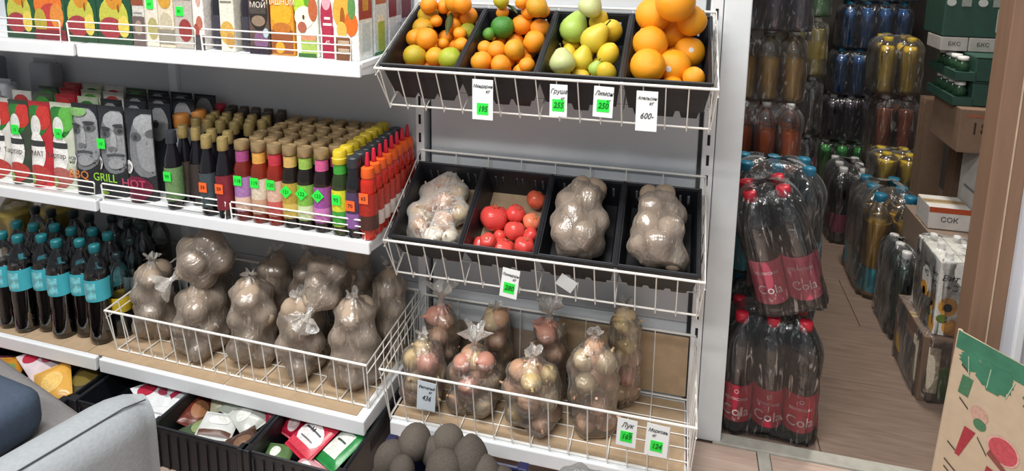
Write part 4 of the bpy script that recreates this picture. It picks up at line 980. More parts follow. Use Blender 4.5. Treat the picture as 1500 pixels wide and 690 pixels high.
# ================================================================== low crates of snacks under the bottom shelf
def low_crate(label, x0, x1, y0, y1, h, m=BLACKP, world=False, cat='crate'):
    cx, cy = (x0+x1)/2, (y0+y1)/2
    t = thing('black_crate' if m is BLACKP else 'blue_crate', label, cat, (cx, cy, 0) if world else LW(cx, cy, 0), (0,0,0) if world else ROTL, 'low plastic crates on the floor')
    W, D = (x1-x0)/2, (y1-y0)/2; th = .007
    part('floor_panel', MB().box(-W, W, -D, D, .004, .01), m, t)
    for sx in (-1, 1):
        part('side_wall', MB().box(sx*W-th/2, sx*W+th/2, -D, D, .0, h), m, t)
        part('handle_slot', MB().box(sx*W-th/2-.0006, sx*W+th/2+.0006, -.045, .045, h*.55, h*.8), DARK, t)
    for sy in (-1, 1):
        w_ = part('front_wall' if sy < 0 else 'back_wall', MB().box(-W, W, sy*D-th/2, sy*D+th/2, 0, h), m, t)
        n = 9
        for i in range(n):
            xx = -W+.02+(2*W-.04)*i/(n-1)
            part('rib', MB().box(xx-.003, xx+.003, sy*(D+th/2), sy*(D+th/2+.004), .004, h-.012), m, w_)
    part('rim', MB().tube([(-W,-D,h),(W,-D,h),(W,D,h),(-W,D,h)], .0065, 8, closed=True), m, t)
    for sx in (-1, 1):
        for sy in (-1, 1): part('corner_post', MB().bbox(sx*W-.013, sx*W+.013, sy*D-.013, sy*D+.013, 0, h+.012, .004), m, t)
    return t
low_crate('black crate of cream and green snack packs under the potato basket', -.556, -.273, -.5, -.13, .112)
low_crate('black crate of red and green snack packs at the right under the potato basket', -.262, -.0, -.5, -.13, .112)
low_crate('black crate with white and red packs beside the sofa arm', -.868, -.575, -.46, -.1, .085)
low_crate('black crate of colourful snack packs at the left under the teal-label bottles', -1.4, -.9, -.47, -.1, .08)
def snack(label, x, y, z, w, h, base, prints, rot, world=False, T=.028, txt=None):
    w *= .85; h *= .85
    t = thing('snack_pack', label, 'snack pack', (x, y, z) if world else LW(x, y, z), rot, 'snack packs in the low crates')
    f = lambda u, v: T*.5*(math.sin(PI*min(1, max(0, u)))**.5)*(math.sin(PI*min(1, max(0, v)))**.45)+.0006
    b = MB(); b.sheet(lambda u, v: ((u-.5)*w, (v-.5)*h, f(u, v)*(1+.12*math.sin(9*u+7*v))), 12, 14); b.sheet(lambda u, v: ((.5-u)*w, (v-.5)*h, -f(u, v)), 12, 14)
    part('pack_body', b, mat('foil_'+base, base, .25, .12, 30, bump=.25), t, True)
    for i, (k_, cu, cv, su, sv, col) in enumerate(prints):
        q = MB(); off = .0012+.0004*i
        S = lambda u, v: ((u-.5)*w, (v-.5)*h, f(u, v)*(1+.12*math.sin(9*u+7*v))+off)
        if k_ == 'd': q.sheet(lambda a, r: S(cu+su*r*math.cos(2*PI*a), cv+sv*r*math.sin(2*PI*a)), 18, 3, True)
        else: q.sheet(lambda a, c: S(cu+su*(2*a-1), cv+sv*(2*c-1)), 6, 6)
        part('printed_shape', q, paint(col, .35), t, True)
    for s_ in (-1, 1): part('crimped_seam', MB().box(-w/2, w/2, s_*h/2-.004, s_*h/2+.004, -.0008, .0008), mat('foil_'+base, base), t)
    if txt: letters(txt, .016, INK, t, (0, 0, T*.5+.004), (0,0,0))
    return t
CRM = [('r', .5, .5, .42, .22, 'd9dcc4'), ('d', .6, .62, .2, .12, '7a9a5a'), ('d', .35, .4, .18, .1, 'c9a54a'), ('r', .5, .86, .48, .05, 'b8b040')]
RW = [('d', .5, .4, .42, .28, 'e6e0e0'), ('r', .5, .5, .3, .02, '4a4a50'), ('r', .5, .12, .46, .08, 'd04050'), ('r', .5, .3, .24, .015, '6a6a70')]
WR = [('d', .3, .7, .25, .2, 'b02840'), ('d', .6, .4, .15, .12, 'c05068'), ('r', .6, .75, .2, .02, '8a8a90')]
GW = [('r', .45, .45, .34, .3, 'dfe4dc'), ('r', .5, .9, .46, .08, '1f7a3a'), ('r', .5, .5, .2, .02, '3a4a40')]
rr = random.Random(3)
CR = 'in the cream snack crate'
snack('cream snack pack with yellow edge lying at the back left '+CR, -.49, -.3, .08, .1, .12, 'cfcdb0', CRM, (.35, -.15, .5))
snack('pale green snack pack lying in the middle '+CR, -.415, -.32, .086, .1, .12, 'c9d2c4', CRM[:3], (.3, .1, -.25))
snack('white snack pack with yellow stripe leaning at the back right '+CR, -.345, -.29, .09, .09, .12, 'd6d4c6', CRM[1:], (.6, .1, -.45))
snack('brown-edged white snack pack near the front '+CR, -.425, -.415, .075, .11, .09, 'd2d4d2', [('r', .5, .12, .45, .1, '5a3a2a'), ('d', .5, .6, .3, .2, 'e9e9e4')], (.1, .2, .3))
snack('brown snack pack at the front right corner '+CR, -.325, -.44, .068, .09, .08, '4a3228', [('d', .5, .5, .3, .2, '7a5a44')], (.15, -.2, .8))
snack('dark green snack pack under the others '+CR, -.48, -.41, .05, .12, .1, '4a5a44', [('d', .5, .5, .3, .3, '8a9a6a')], (0, .05, 1.2))
snack('pink-red snack pack standing at the right wall '+CR, -.3, -.34, .085, .06, .09, 'b8304c', [('d', .5, .5, .3, .3, 'd05068')], (.9, .3, .9), T=.035)
snack('reddish brown snack pack against the left wall '+CR, -.53, -.37, .06, .09, .11, '6a3024', [('d', .5, .5, .3, .3, '9a6a4a')], (.2, .5, .3))
snack('silvery snack pack in the middle right '+CR, -.36, -.37, .085, .09, .1, 'bfc2bc', [('d', .4, .6, .3, .2, 'dadcd6')], (.3, -.25, 1.0))
CB = 'in the red snack crate'
snack('narrow red snack pack standing at the left '+CB, -.225, -.33, .092, .06, .13, 'b01c38', [('d', .5, .3, .3, .2, 'd8c0c0')], (.75, .35, -.1), T=.035)
snack('white and red snack pack with dark lettering in the middle '+CB, -.15, -.375, .088, .12, .14, 'c22a40', RW, (.35, .05, -.45), txt='М')
snack('white snack pack with green end at the right '+CB, -.06, -.385, .085, .1, .14, '2a8a44', GW, (.3, -.1, -.5))
snack('dark red snack pack lying at the back '+CB, -.1, -.27, .07, .12, .1, '6a1626', [('d', .5, .5, .3, .2, 'a03848')], (.2, .1, .4))
snack('small green and white snack pack at the front left '+CB, -.22, -.44, .06, .08, .07, '5a7a4a', [('d', .4, .5, .2, .25, 'e0e4da')], (.1, .1, .2))
snack('pink and white snack pack at the front '+CB, -.12, -.46, .055, .1, .07, 'd8a0a8', [('d', .4, .5, .2, .25, 'e9e4e4')], (.15, .1, -.3))
CW = 'beside the sofa arm'
snack('white pack with crimson flowers lying flat '+CW, -.68, -.36, .072, .12, .15, 'dfe1e4', WR, (.12, .12, 1.1))
snack('white pack with crimson lettering, right of the flowered one '+CW, -.6, -.35, .075, .1, .14, 'e2e4e6', [('r', .5, .6, .35, .08, 'b83050'), ('r', .5, .3, .25, .02, '8a8a90')], (.1, -.08, .9))
snack('plain white pack in front of the flowered one '+CW, -.63, -.43, .066, .12, .09, 'e6e8ea', [('r', .5, .5, .3, .03, 'a8acb2')], (.1, .05, .25))
CL = 'in the leftmost snack crate'
for i, (x, y, z, c, pr, ro, lab) in enumerate(((-1.12, -.36, .085, 'd8c8cc', WR, (.2, .1, 1.2), 'white and pink snack pack'), (-1.2, -.42, .07, 'c98a30', CRM[1:3], (.2, .1, .5), 'orange snack pack'), (-1.0, -.42, .08, 'd6a24a', [('d', .5, .5, .3, .3, 'e8c070')], (.3, -.2, .8), 'golden snack pack'),
                                               (-1.06, -.46, .06, 'dfe0e0', WR[:1], (.2, 0, .3), 'small white snack pack'), (-.95, -.36, .06, '4a4630', [('d', .5, .5, .35, .3, '7a6a34')], (.1, .1, .2), 'olive brown snack pack'), (-1.28, -.38, .06, '5a2a34', [('d', .5, .5, .3, .3, '8a4a58')], (.1, .1, 2), 'maroon snack pack'), (-1.3, -.45, .075, 'b8485c', [('d', .5, .5, .3, .2, 'e0b0b8')], (.2, .1, .6), 'pink snack pack'))):
    snack(lab+' '+CL, x, y, z, .11, .14, c, pr, ro)

# ================================================================== sofa in front of the left shelves
GREYF = mat('light_grey_sofa_cloth', '989da1', .9, .06, 140, bump=.25); GREYS = mat('grey_brown_seat_cloth', '7d7a7a', .95, .08, 140, bump=.25); SEAM = mat('dark_seam', '4a4d52', .9)
t = thing('sofa', 'light grey upholstered sofa with a rounded arm in front of the shelves', 'sofa', LW(-.362, -.69, 0), (0, 0, AL-.25))
a = MB()
def arm(u, v):                         # rounded arm: u around the cross-section, v along its length
    th = PI*(u*1.0); w = .07; y = -v*.75
    e = min(1, (v/.10)**.5) if v < .10 else 1      # rounded far end
    if u < .3: x, z = -w, .05+(.35-.05)*u/.3
    elif u > .7: x, z = w, .05+(.35-.05)*(1-u)/.3
    else:
        q = PI-(u-.3)/.4*PI; x, z = w*math.cos(q), .35+.062*math.sin(q)
    return (x*(.55+.45*e), y-.0, .05+(z-.05)*(.93+.07*e))
a.sheet(arm, 40, 24)
n0 = len(a.v); a.f.append(tuple(i*25 for i in range(41)))
part('armrest', a, GREYF, t, True)
part('seam', MB().tube([(.028, -.012, .393), (.033, -.06, .4065), (.034, -.3, .4072), (.034, -.74, .4072)], .0016, 6), SEAM, t)
part('seat', MB().bbox(-.85, -.066, -.75, -.03, .12, .285, .03, seg=4), GREYS, t, True)
part('base', MB().bbox(-.85, .05, -.74, -.04, .03, .14, .01), GREYS, t)
t = thing('cushion', 'dark blue cushion with a pink mark lying on the sofa seat', 'cushion', LW(-.69, -.85, .286), (0, 0, AL-.1))
part('cushion_body', MB().bbox(-.105, .105, -.12, .12, 0, .118, .042, seg=5), mat('navy_grey_cloth', '3d4a5c', .85, .08, 120, bump=.2), t, True)
part('pink_mark', MB().sheet(lambda u, v: (.045+.05*(u-.5), .05+.035*(v-.5), .1185-.01*((u-.5)**2+(v-.5)**2)), 6, 6), mat('pink_print', 'c45a7a', .8, .3, 60), t, True)

# ================================================================== crate of beets, clear bag
NAVY = mat('navy_crate_plastic', '2a2c52', .45, .1)
low_crate('navy blue crate of dusty beets in front of the onion basket', .085, .415, -.66, -.425, .165, NAVY, True)
part('cardboard_sheet', MB().box(.095, .405, -.65, -.435, .06, .064), CARDG).name = 'beet_liner'
lone(bpy.data.objects['beet_liner'], 'cardboard under the beets inside the navy crate', 'cardboard', 'cardboard shelf liners'); bpy.data.objects['beet_liner'].name = 'cardboard_sheet'
BT = [(.115,-.5,.185,.038,1.25),(.165,-.47,.218,.04,1.05),(.16,-.53,.198,.03,1.),(.215,-.465,.2,.036,1.),(.255,-.52,.205,.043,1.15),(.243,-.455,.225,.036,1.05),(.305,-.485,.218,.044,1.15),(.345,-.5,.2,.04,1.),(.385,-.5,.19,.033,1.),(.3,-.56,.18,.034,1.),(.2,-.58,.17,.04,1.),(.12,-.57,.15,.036,1.),(.36,-.57,.165,.038,1.),(.26,-.6,.15,.04,1.),
      (.13,-.47,.11,.04,1.),(.21,-.5,.12,.042,1.),(.3,-.5,.125,.045,1.),(.37,-.48,.12,.04,1.),(.16,-.59,.1,.04,1.),(.25,-.57,.105,.042,1.),(.34,-.6,.1,.04,1.)]
bl = ['leftmost beet at the rear left of the crate', 'high beet second from the left at the rear', 'small low beet before the second from the left', 'beet tucked behind in the left half', 'big round brownish beet in the middle front', 'beet peaking in the middle rear', 'big dark beet right of the middle', 'beet second from the right end', 'rightmost small beet', 'small beet in front of the big dark one']
bm_ = lambda v: cached(('beet', v), lambda: MB().ball((0,0,0), (.95, .95, 1.08), 18, 12, fn=lambda t_, a_: 1+.05*math.sin(2*t_+v)*math.cos(a_)+.04*math.sin(3*a_+v)).mesh('beet', BEETSK, True))
for i, (x, y, z, r, st) in enumerate(BT):
    lab = 'dusty '+(bl[i] if i < len(bl) else 'beet low in the navy crate, %s of the lower ones' % ORD[i-len(bl)])
    o = tag(link('beet', bm_(i % 4), None, (x, y, z), (.3*math.sin(i), .3*math.cos(2*i), i*1.3), (r, r, r*st)), lab, 'beet', 'beets in the navy crate')
    link('root_tip', cached('beettip', lambda: MB().tube([(0,0,-1.02),(.03,0,-1.2),(.1,.03,-1.34)], [.12,.06,.02], 6).mesh('root_tip', BEETSK, True)), o)
t = thing('plastic_bag', 'crumpled clear plastic bag lying on the floor before the onion basket', 'plastic bag', (.565, -.52, 0))
rr = random.Random(9); ph = [rr.uniform(0, 6) for _ in range(8)]
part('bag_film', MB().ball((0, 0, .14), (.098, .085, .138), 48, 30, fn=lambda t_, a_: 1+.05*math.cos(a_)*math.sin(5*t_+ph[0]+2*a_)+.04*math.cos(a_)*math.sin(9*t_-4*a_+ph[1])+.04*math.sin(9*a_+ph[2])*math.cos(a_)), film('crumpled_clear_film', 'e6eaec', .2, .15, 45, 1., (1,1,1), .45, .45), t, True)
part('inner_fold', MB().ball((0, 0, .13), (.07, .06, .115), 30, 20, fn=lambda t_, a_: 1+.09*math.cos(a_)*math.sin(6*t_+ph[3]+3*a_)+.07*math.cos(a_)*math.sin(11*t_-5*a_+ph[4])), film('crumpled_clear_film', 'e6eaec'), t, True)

# ================================================================== storeroom goods
FILMC = film('cola_shrink_film', 'f0f2f4', .02, .12, 30, 1., (1, 1, .4), .2, .3)
FILMS = film('shrink_film', 'e8ecf0', .04, .2, 26, 1., (1, 1, .5), .4, .3)
def bent_text(txt, size, m, r, shear=0.):
    def mk():
        me = text_mesh(txt, size, m, shear).copy()
        for v in me.vertices:
            x, y, z = v.co; a = x/r; v.co = ((r+z+.0006)*math.sin(a), -(r+z+.0006)*math.cos(a), y)
        return me
    return cached(('bt', txt, size, m.name, r), mk)
def pack_film(t, x0, x1, y0, y1, h, rc, neck=.75, seed=1, m=None):
    """shrink film: rounded block drawn in over the bottle necks"""
    rr = random.Random(seed); ph = [rr.uniform(0, 6) for _ in range(5)]; cx, cy, a, b_ = (x0+x1)/2, (y0+y1)/2, (x1-x0)/2, (y1-y0)/2
    def fn(u, v):
        th = 2*PI*u; c, s = math.cos(th), math.sin(th); e = .32
        x = a*math.copysign(abs(c)**e, c); y = b_*math.copysign(abs(s)**e, s)
        if v < .08: k_, z = .55+.45*(v/.08), .002
        elif v < .7: k_, z = 1.0, h*neck*(v-.08)/.62
        else:
            q = (v-.7)/.3; k_ = 1-.75*q**1.8; z = h*neck+h*(1.02-neck)*math.sin(q*PI/2)
        w_ = .004*math.sin(7*th+9*v+ph[0])+.003*math.sin(13*th-7*v+ph[1])
        return (cx+x*k_+w_*c, cy+y*k_+w_*s, z+.004*math.sin(5*th+ph[2])*(v > .6))
    part('shrink_film', MB().sheet(fn, 56, 26, True), m or FILMS, t, True)
def pack(label, x, y, z, nx, ny, r, h, liqm, capm, labm, lvl=.75, lab=(.12, .42), rot=(0,0,0), filmed=True, text=None, fm=None, petm=None, grp='shrink-wrapped drink packs in the storeroom', n=14):
    t = thing('bottle_pack', label, 'bottle pack', (x, y, z), rot, grp)
    for j in range(ny):
        for i in range(nx):
            bx, by = r*(2*i+1)+.0005*i, r*(2*j+1)
            B = drink(t, (bx, by, .001), r, h, liqm, capm, labm, lvl, lab, (0, 0, 0), petm, True, n)
            if text and j == 0:
                for tx, sz, zz, mm in text: link('lettering', bent_text(tx, sz, mm, r*1.012), B, (0, 0, h*zz), (0, 0, -.1+.04*i))
    if filmed: pack_film(t, -.004, 2*r*nx+.006, -.004, 2*r*ny+.004, h, r, seed=int(x*100+y*10), m=fm)
    return t
REDL = mat('red_cola_label', 'c42a46', .4, .08, 20); PINKL = mat('pale_red_cola_label', 'd05a72', .4, .1, 20); REDC = mat('red_bottle_cap', 'c2253a', .4)
BLUEC = mat('blue_bottle_cap', '2a7a9a', .4); TURQ = mat('turquoise_label', '4fa6b4', .45, .1, 20); WATER = mat('water_clear', '8e9698', .1, .05); WCAP = mat('white_bottle_cap', 'dcdcda', .4)
LETW = mat('white_lettering', 'ece4e6', .5); LIDS = mat('green_soda', '4fb85c', .1, .1); ORSODA = mat('orange_soda', 'f07a2c', .12, .1); YLSODA = mat('yellow_soda', 'd0a440', .12, .1); LEMON = mat('lemon_soda', 'd0c05a', .12, .1)
BLUEW = mat('blue_water', '7fb0d4', .15, .1); PURP = mat('dark_purple_soda', '4a4058', .12, .1); MAGL = mat('magenta_label', 'a03a5c', .45, .1); GREENB = mat('green_bottle_drink', '2a4a34', .12, .1)
WAT = pet('water_pet', 'cfe0e4', .06)
pack('six-pack of cola with red labels standing on the floor by the door jamb', .884, .034, 0, 3, 2, .0415, .355, COLA, REDC, REDL, .64, (.11, .43), fm=FILMC, text=[('Cola', .042, .2, LETW), ('ВОЛЖСКАЯ', .011, .31, LETW), ('○', .016, .375, LETW)], n=18)
pack('leaning cola pack with pale red labels on top of the six-pack', .972, .045, .362, 2, 2, .0435, .345, COLA, REDC, PINKL, .7, (.1, .46), (0, -.27, .04), fm=FILMC, text=[('Cola', .036, .22, LETW), ('ВОЛЖСКАЯ', .011, .36, LETW)], n=18)
pack('lower pack of clear water bottles behind the cola', .895, .345, 0, 3, 2, .046, .325, WATER, BLUEC, TURQ, .1, (.3, .5), petm=WAT)
pack('upper pack of clear water bottles with turquoise labels behind the cola', .895, .345, .332, 3, 2, .046, .36, WATER, BLUEC, TURQ, .08, (.03, .35), petm=WAT)
for i, (lq, cp, lb, nm) in enumerate(((COLA, REDC, REDL, 'dark cola pack at the foot of the leftmost rear stack'), (WATER, BLUEC, TURQ, 'water pack second from the floor in the leftmost rear stack'), (ORSODA, WCAP, None, 'orange soda pack in the leftmost rear stack'), (YLSODA, WCAP, None, 'amber soda pack above the orange soda'), (PURP, BLUEC, None, 'dark soda pack at the top of the leftmost rear stack'))):
    pack(nm, .92, .78+.03*(i % 2), i*.266, 3, 2, .041, .262, lq, cp, lb, .62 if i in (2, 3) else .8)
for i, (lq, cp, lb, nm) in enumerate(((COLA, WCAP, MAGL, 'cola pack at the foot of the second rear stack'), (COLA, WCAP, MAGL, 'magenta-label cola pack in the second rear stack'), (COLA, WCAP, None, 'dark soda pack above the magenta labels'), (LEMON, WCAP, mat('yellow_soda_label', 'c9ae2e', .4), 'yellow lemonade pack in the second rear stack'), (LIDS, WCAP, None, 'green soda pack at the top of the second rear stack'))):
    pack(nm, 1.18, 1.36, i*.266, 2, 2, .041, .262, lq, cp, lb, .8, (.3, .6))
for i, (lq, cp, lb, nm) in enumerate(((LIDS, WCAP, None, 'green soda pack on the floor at the far end of the aisle'), (PURP, WCAP, None, 'dark purple soda pack above the far green one'), (BLUEW, BLUEC, None, 'blue water pack above the purple soda'), (BLUEW, BLUEC, None, 'second blue water pack of the tall far stack'), (BLUEW, BLUEC, None, 'topmost blue water pack of the tall far stack'))):
    pack(nm, 1.53+.02*i, 2.25, i*.268, 4, 2, .045, .264, lq, cp, lb, .86, petm=pet('blue_pet', '9fc4e0', .06) if lq is BLUEW else None)
# right-hand row along the aisle
pack('cola pack with magenta labels furthest along the right-hand row', 1.44, 1.42, 0, 2, 3, .043, .36, COLA, WCAP, MAGL, .74, (.15, .4))
pack('pack of pale yellow drink with turquoise labels in the right-hand row', 1.455, .93, 0, 2, 3, .052, .42, YLSODA, BLUEC, TURQ, .75, (.06, .3))
pack('pack of small dark green bottles with white caps beside the juice boxes', 1.488, .655, 0, 1, 3, .036, .32, GREENB, WCAP, mat('dark_green_label', '1f3a2a', .4), .85, (.2, .45))
def carton_box(label, x0, x1, y0, y1, z0, z1, base, prints=(), cat='box', name='cardboard_box', rz=0., grp='boxes in the storeroom', m=None):
    cx, cy = (x0+x1)/2, (y0+y1)/2; W, D, H = (x1-x0)/2, (y1-y0)/2, z1-z0
    t = thing(name, label, cat, (cx, cy, z0), (0, 0, rz), grp)
    part('box_body', MB().bbox(-W, W, -D, D, 0, H, .003), m or mat('box_'+base, base, .8, .08, 30, bump=.08), t)
    part('lid_tape', MB().box(-W*.99, W*.99, -.018, .018, H, H+.0006), mat('packing_tape', 'b09a74', .3), t)
    part('lid_seam', MB().box(-W*.98, W*.98, -.0012, .0012, H+.0006, H+.001), DARK, t)
    for i, p in enumerate(prints):
        k_, f, u, v, su, sv, col = p[:7]; off = .0006+.0003*i
        # f: 'f' front face (towards the door), 'l' face towards the aisle
        if f == 'f': pos = (u*2*W, -D-off, v*H); rot = (PI/2, 0, 0); S = 2*W
        else: pos = (-W-off, u*2*D, v*H); rot = (PI/2, 0, -PI/2); S = 2*D
        if k_ == 't': letters(p[7], sv*H, paint(col), t, pos, rot, scale=(su, 1, 1))
        else:
            b = MB()
            if k_ == 'r': b.box(-su*S, su*S, -sv*H, sv*H, -.0003, .0003)
            else: b.lathe([(1, -.0003), (1, .0003)], 18); b.v = [(a*su*S, c*sv*H, d) for a, c, d in b.v]
            part('printed_shape', b, paint(col), t, False, pos, rot)
    return t
carton_box('brown cardboard box behind the green bottles', 1.56, 1.84, .6, .88, 0, .425, '8a7768', [('r', 'l', .1, .4, .2, .2, '9a8878'), ('r', 'f', -.2, .5, .2, .02, '6a5a4e')])
carton_box('small white box with an orange-red lid on the brown box', 1.565, 1.69, .66, .78, .427, .505, 'd2cfca', [('r', 'f', 0, .88, .5, .12, 'b5502c'), ('t', 'f', 0, .45, 1, .32, '2c2c30', 'СОК')])
bx = carton_box('cardboard tray of juice with green print at the front of the right-hand row', 1.475, 1.64, .33, .58, 0, .215, '75604f', [('d', 'f', .1, .32, .4, .3, '4d7a34'), ('r', 'f', -.3, .5, .1, .35, 'd8cdb8'), ('r', 'l', 0, .5, .4, .3, '7a6858'), ('d', 'l', .25, .4, .12, .2, 'c9a34a'), ('r', 'l', -.3, .5, .08, .35, 'd8cdb8')])
pack_film(bx, -.086, .086, -.129, .129, .222, .03, .95, 8)
# pack of tall juice cartons with peaches
t = thing('juice_pack', 'film-wrapped pack of white juice cartons with peach print on the juice tray', 'juice pack', (1.5, .345, .2165), (0, 0, 0), 'boxes in the storeroom')
for j in range(3):
    for i in range(2):
        c = part('carton_body', MB().bbox(.066*i, .066*i+.064, .066*j, .066*j+.064, 0, .235, .003), paint('d9d8d2'), t)
        part('cap', MB().lathe([(.011, .235), (.011, .252), (.009, .255)], 12, Matrix.Translation((.066*i+.032, .066*j+.032, 0))), WCAP, c)
        for fx in (0, 1):
            if fx == 0 and j == 0:
                pos = lambda u, v: (.066*i+.032+u, -.001, v); rot = (PI/2, 0, 0)
            elif fx == 1 and i == 0:
                pos = lambda u, v: (-.001, .066*j+.032-u, v); rot = (PI/2, 0, -PI/2)
            else: continue
            for (u, v, ra, rb, col) in ((.0, .095, .026, .03, 'd39a3c'), (.0, .092, .012, .014, '9a5a20'), (.012, .03, .022, .026, 'd39a3c'), (-.012, .055, .016, .014, '6a7a3c')):
                b = MB().lathe([(1, -.0003), (1, .0003)], 16); b.v = [(a*ra, d*rb, e) for a, d, e in b.v]; part('printed_fruit', b, paint(col), c, False, pos(u, v), rot)
            letters('Вит', .026, INK, c, pos(-.004, .185), rot, .3); letters('+С', .026, INK, c, pos(.004, .155), rot)
pack_film(t, -.004, .136, -.004, .2, .25, .03, .92, 5)
carton_box('brown tray box between the juice tray and the brown box', 1.65, 1.9, .33, .58, 0, .43, '84705f')
carton_box('white printed carton standing on the brown box', 1.695, 1.84, .62, .8, .427, .7, 'b9b6b2', [('r', 'f', .1, .6, .2, .015, '6a6a6c'), ('r', 'f', .0, .4, .25, .015, '6a6a6c'), ('t', 'f', .1, .75, 1, .14, '5a5a60', 'МОЛОКО'), ('r', 'l', 0, .5, .25, .015, '77777a')])
carton_box('big brown carton on top of the white printed carton', 1.62, 1.86, .66, .9, .702, .85, '7d6552', [('t', 'f', -.25, .55, 1, .4, '3a2c24', '18'), ('r', 'f', -.25, .85, .18, .03, '9a5a48')])
carton_box('support carton under the dark green crates, against the storeroom wall', 1.87, 2.15, .62, .95, 0, .86, '6f5c4c')
GRC = mat('dark_green_crate', '24473c', .6, .12, 30)
def bottle_crate(label, x0, x1, y0, y1, z, h, caps):
    t = thing('beer_crate', label, 'crate', ((x0+x1)/2, (y0+y1)/2, z), (0,0,0), 'dark green crates in the storeroom'); W, D = (x1-x0)/2, (y1-y0)/2
    part('crate_body', MB().bbox(-W+.055, W, -D, D, 0, h, .004), GRC, t)
    part('tray', MB().box(-W, -W+.06, -D, D, 0, h*.35), GRC, t)
    for i in range(caps):
        b = part('bottle', MB().lathe([(.02,h*.36),(.021,h*.6),(.012,h*.82),(.011,h*.86)], 12, Matrix.Translation((-W+.028, -D+.03+i*.052, 0))), GREENB, t, True)
        part('cap', MB().lathe([(.016,h*.8),(.017,h*.82),(.016,h*.95)], 12, Matrix.Translation((-W+.028, -D+.03+i*.052, 0))), WCAP, b, True)
    part('rim_line', MB().box(-W+.055, W, -D-.001, -D, h*.93, h*.97), DARK, t)
    return t
bottle_crate('dark green crate with white-capped bottles, lower of the two', 1.605, 1.86, .7, .94, .852, .082, 4)
bottle_crate('dark green crate with white-capped bottles, upper of the two', 1.605, 1.86, .7, .94, .936, .082, 4)
carton_box('white box with black print on the green crates, left one', 1.585, 1.668, .8, .93, 1.02, 1.068, 'a9a6a2', [('t', 'f', 0, .5, 1, .4, '2c2c30', 'БКС')])
carton_box('white box with black print on the green crates, right one', 1.67, 1.755, .8, .93, 1.02, 1.068, 'a9a6a2', [('t', 'f', 0, .5, 1, .4, '2c2c30', 'БКС')])
carton_box('dark green box with round and square labels at the top of the stack', 1.585, 1.765, .8, .98, 1.07, 1.2, '24473c', [('r', 'f', .42, .45, .045, .3, 'a9b0a8'), ('d', 'f', -.4, .9, .08, .1, 'b9bdb8'), ('r', 'f', -.15, .9, .08, .1, '8a928c'), ('d', 'f', .12, .9, .08, .1, 'b9bdb8'), ('r', 'f', .36, .9, .08, .1, '8a928c')], m=GRC)
carton_box('dark green box above the labelled one', 1.585, 1.765, .8, .98, 1.202, 1.33, '24473c', [('d', 'f', -.3, .2, .08, .1, 'b9bdb8')], m=GRC)
for i, (x0, x1, y, z0, z1, nm) in enumerate(((1.668, 1.745, 1.1, 0, .78, 'tall upright brown cardboard bundle behind the pale yellow pack'), (1.755, 1.82, 1.0, 0, .8, 'second upright brown cardboard bundle behind the white carton'))):
    t = thing('cardboard_bundle', nm, 'cardboard', ((x0+x1)/2, y, 0), (0, 0, 0), 'upright cardboard bundles')
    n_ = 7
    for k_ in range(n_):
        yy = k_*.012; part('flattened_box', MB().box(-(x1-x0)/2, (x1-x0)/2, yy, yy+.009, 0, z1-.01*(k_ % 3)), mat('box_8a6f5a', '8a6f5a', .8, .08, 30) if k_ % 2 else mat('box_7b6250', '7b6250', .8, .08, 30), t)
# loose big bottles and jugs piled at the back right
pack('lower pack of amber soda on the floor behind the pale yellow pack', 1.62, 1.26, 0, 2, 2, .045, .33, ORSODA, WCAP, None, .8)
pack('pack of bright yellow soda piled beyond the pale yellow pack', 1.565, 1.262, .335, 2, 2, .044, .16, mat('bright_yellow_soda', 'd8b82c', .12, .1), mat('yellow_bottle_cap', 'c9ae2e', .4), None, .8)
pack('pack of cola standing further back at the right', 1.62, 1.56, 0, 2, 2, .046, .33, COLA, WCAP, TURQ, .8, (.4, .7))
pack('pack of red-brown soda in amber bottles on the rear cola', 1.62, 1.56, .335, 2, 2, .046, .36, mat('amber_soda', 'b0603a', .12, .15), WCAP, mat('yellow_soda_label', 'c9ae2e', .4), .8, (.1, .3))
pack('pack of yellow lemonade piled highest on the amber bottles', 1.6, 1.55, .7, 2, 2, .048, .26, mat('mellow_yellow_soda', 'd8b83c', .12, .1), mat('yellow_bottle_cap', 'c9ae2e', .4), None, .85)

# ================================================================== watermelon carton at the right edge
LEAFG = mat('printed_leaf_green', '3f7d62', .7, .15, 30); KRAFT = mat('pale_kraft_board', 'c9b49a', .85, .06, 30, bump=.08)
BH = .462; W = .4
t = thing('printed_carton', 'flattened cardboard carton with green leaf border and red fruit prints at the right edge', 'box', (1.392, -.04, 0), (.0, .04, -.88))
part('front_panel', MB().box(0, W, 0, .004, 0, BH), KRAFT, t); part('back_panel', MB().box(0, W, .0065, .0105, 0, BH-.004), KRAFT, t)
part('folded_edge', MB().tube([(0, .005, 0), (0, .005, BH)], .0052, 8), KRAFT, t); part('folded_edge', MB().tube([(W, .005, 0), (W, .005, BH)], .0052, 8), KRAFT, t)
def flat_poly(name, pts, y, m, face='f', th=.0006):
    n = len(pts); v = []
    for dy in (0, -th):
        for (u, z) in pts: v.append((u, y+dy, z) if face == 'f' else (y+dy, u, z))
    part(name, MB().add(v, [tuple(range(n)), tuple(range(2*n-1, n-1, -1))]+[(i, (i+1) % n, n+(i+1) % n, n+i) for i in range(n)]), m, t)
def leaf_poly(cx, cz, a, L, w):
    pts = []; n = 11
    for s_ in (1, -1):
        rng = range(n+1) if s_ == 1 else range(n-1, 0, -1)
        for i in rng:
            q = i/n; ww = w*math.sin(PI*q)**.7*(1+.35*(i % 2))
            x, z = q*L, s_*ww*.5; pts.append((cx+x*math.cos(a)-z*math.sin(a), cz+x*math.sin(a)+z*math.cos(a)))
    return pts
part('border_band', MB().box(0, W, -.0008, 0, BH-.045, BH), LEAFG, t)
rr = random.Random(4)
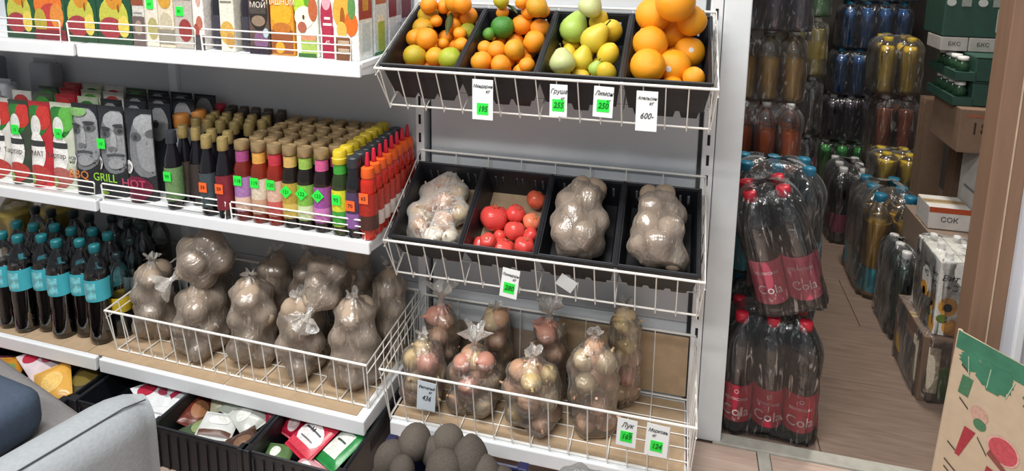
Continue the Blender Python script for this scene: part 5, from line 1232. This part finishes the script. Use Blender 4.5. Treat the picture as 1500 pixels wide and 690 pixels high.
for i in range(9):
    flat_poly('printed_leaf', leaf_poly(.035+i*.042, BH-.035, -PI/2+(rr.uniform(-.1, .5) if i < 1 else rr.uniform(-.6, .6)), .05+.012*min(i, 4)+rr.uniform(0, .02), .04+.004*min(i, 4)), -.0009-.0002*(i % 3), LEAFG)
PALEV = paint('a9c4a8')
for i in range(8): flat_poly('leaf_vein', [(.03+i*.05, BH-.05), (.032+i*.05, BH-.05), (.04+i*.05-.01*(i % 3), BH-.1), (.038+i*.05-.01*(i % 3), BH-.1)], -.0018, PALEV)
REDP = paint('c4505a'); REDK = paint('a83440'); INKB = paint('4a3c34'); GRP = paint('4a7a5a')
def circ(cx, cz, r, n=24): return [(cx+r*math.cos(2*PI*i/n), cz+r*math.sin(2*PI*i/n)) for i in range(n)]
def stroke(x, z, dx, dz): flat_poly('printed_stroke', [(x, z), (x+dx, z+dz), (x+dx, z+dz-.004), (x, z-.004)], -.0014, INKB)
flat_poly('printed_square', [(.022, .31), (.045, .31), (.05, .36), (.026, .36)], -.0012, GRP)
flat_poly('printed_ring', circ(.075, .285, .02), -.001, paint('c9a090')); flat_poly('printed_leaf', circ(.08, .262, .014), -.0014, GRP)
flat_poly('printed_slice', [(.04, .15), (.05, .15), (.075, .235), (.05, .235)], -.0012, REDK)
flat_poly('printed_ring', circ(.135, .235, .034), -.0009, paint('d9a8a0')); flat_poly('printed_fruit', circ(.135, .235, .03), -.0014, REDP)
flat_poly('printed_slice', [(.105, .205), (.16, .175), (.155, .19), (.11, .22)], -.0019, paint('8a4a44'))
flat_poly('printed_slice', [(.105, .12), (.15, .13), (.155, .17), (.11, .175)], -.0014, REDK)
flat_poly('printed_slice', [(.22, .06), (.28, .08), (.26, .14)], -.0014, REDK); flat_poly('printed_fruit', circ(.28, .25, .03), -.0014, REDP)
for i in range(4): stroke(.175, .215-i*.017, .03, -.01)
stroke(.02, .385, .02, -.012); stroke(.028, .3, .022, -.016); stroke(.08, .23, .025, -.03); stroke(.02, .17, .02, -.01); stroke(.02, .12, .03, -.014); stroke(.022, .1, .028, -.014)
# added lamp, out of view: invented bulkhead fitting that brightens the storeroom goods
t = thing('added_lamp', 'added unseen bulkhead lamp brightening the storeroom from its ceiling', 'lamp', (1.4, .75, 2.4))
part('added_lamp_base', MB().lathe([(.12,-.03),(.13,-.02),(.13,0)], 20), WHITE, t); part('added_lamp_glass', MB().ball((0,0,-.035), (.1,.1,.04), 18, 10), mat('opal_glass', 'e8e6dc', .4), t, True)
ld = bpy.data.lights.new('storeroom_fill_light', 'AREA'); ld.shape = 'DISK'; ld.size = .24; ld.energy = 19; ld.color = (1, .93, .84)
lo = bpy.data.objects.new('storeroom_fill_light', ld); COL.objects.link(lo); lo.location = (1.4, .75, 2.31)
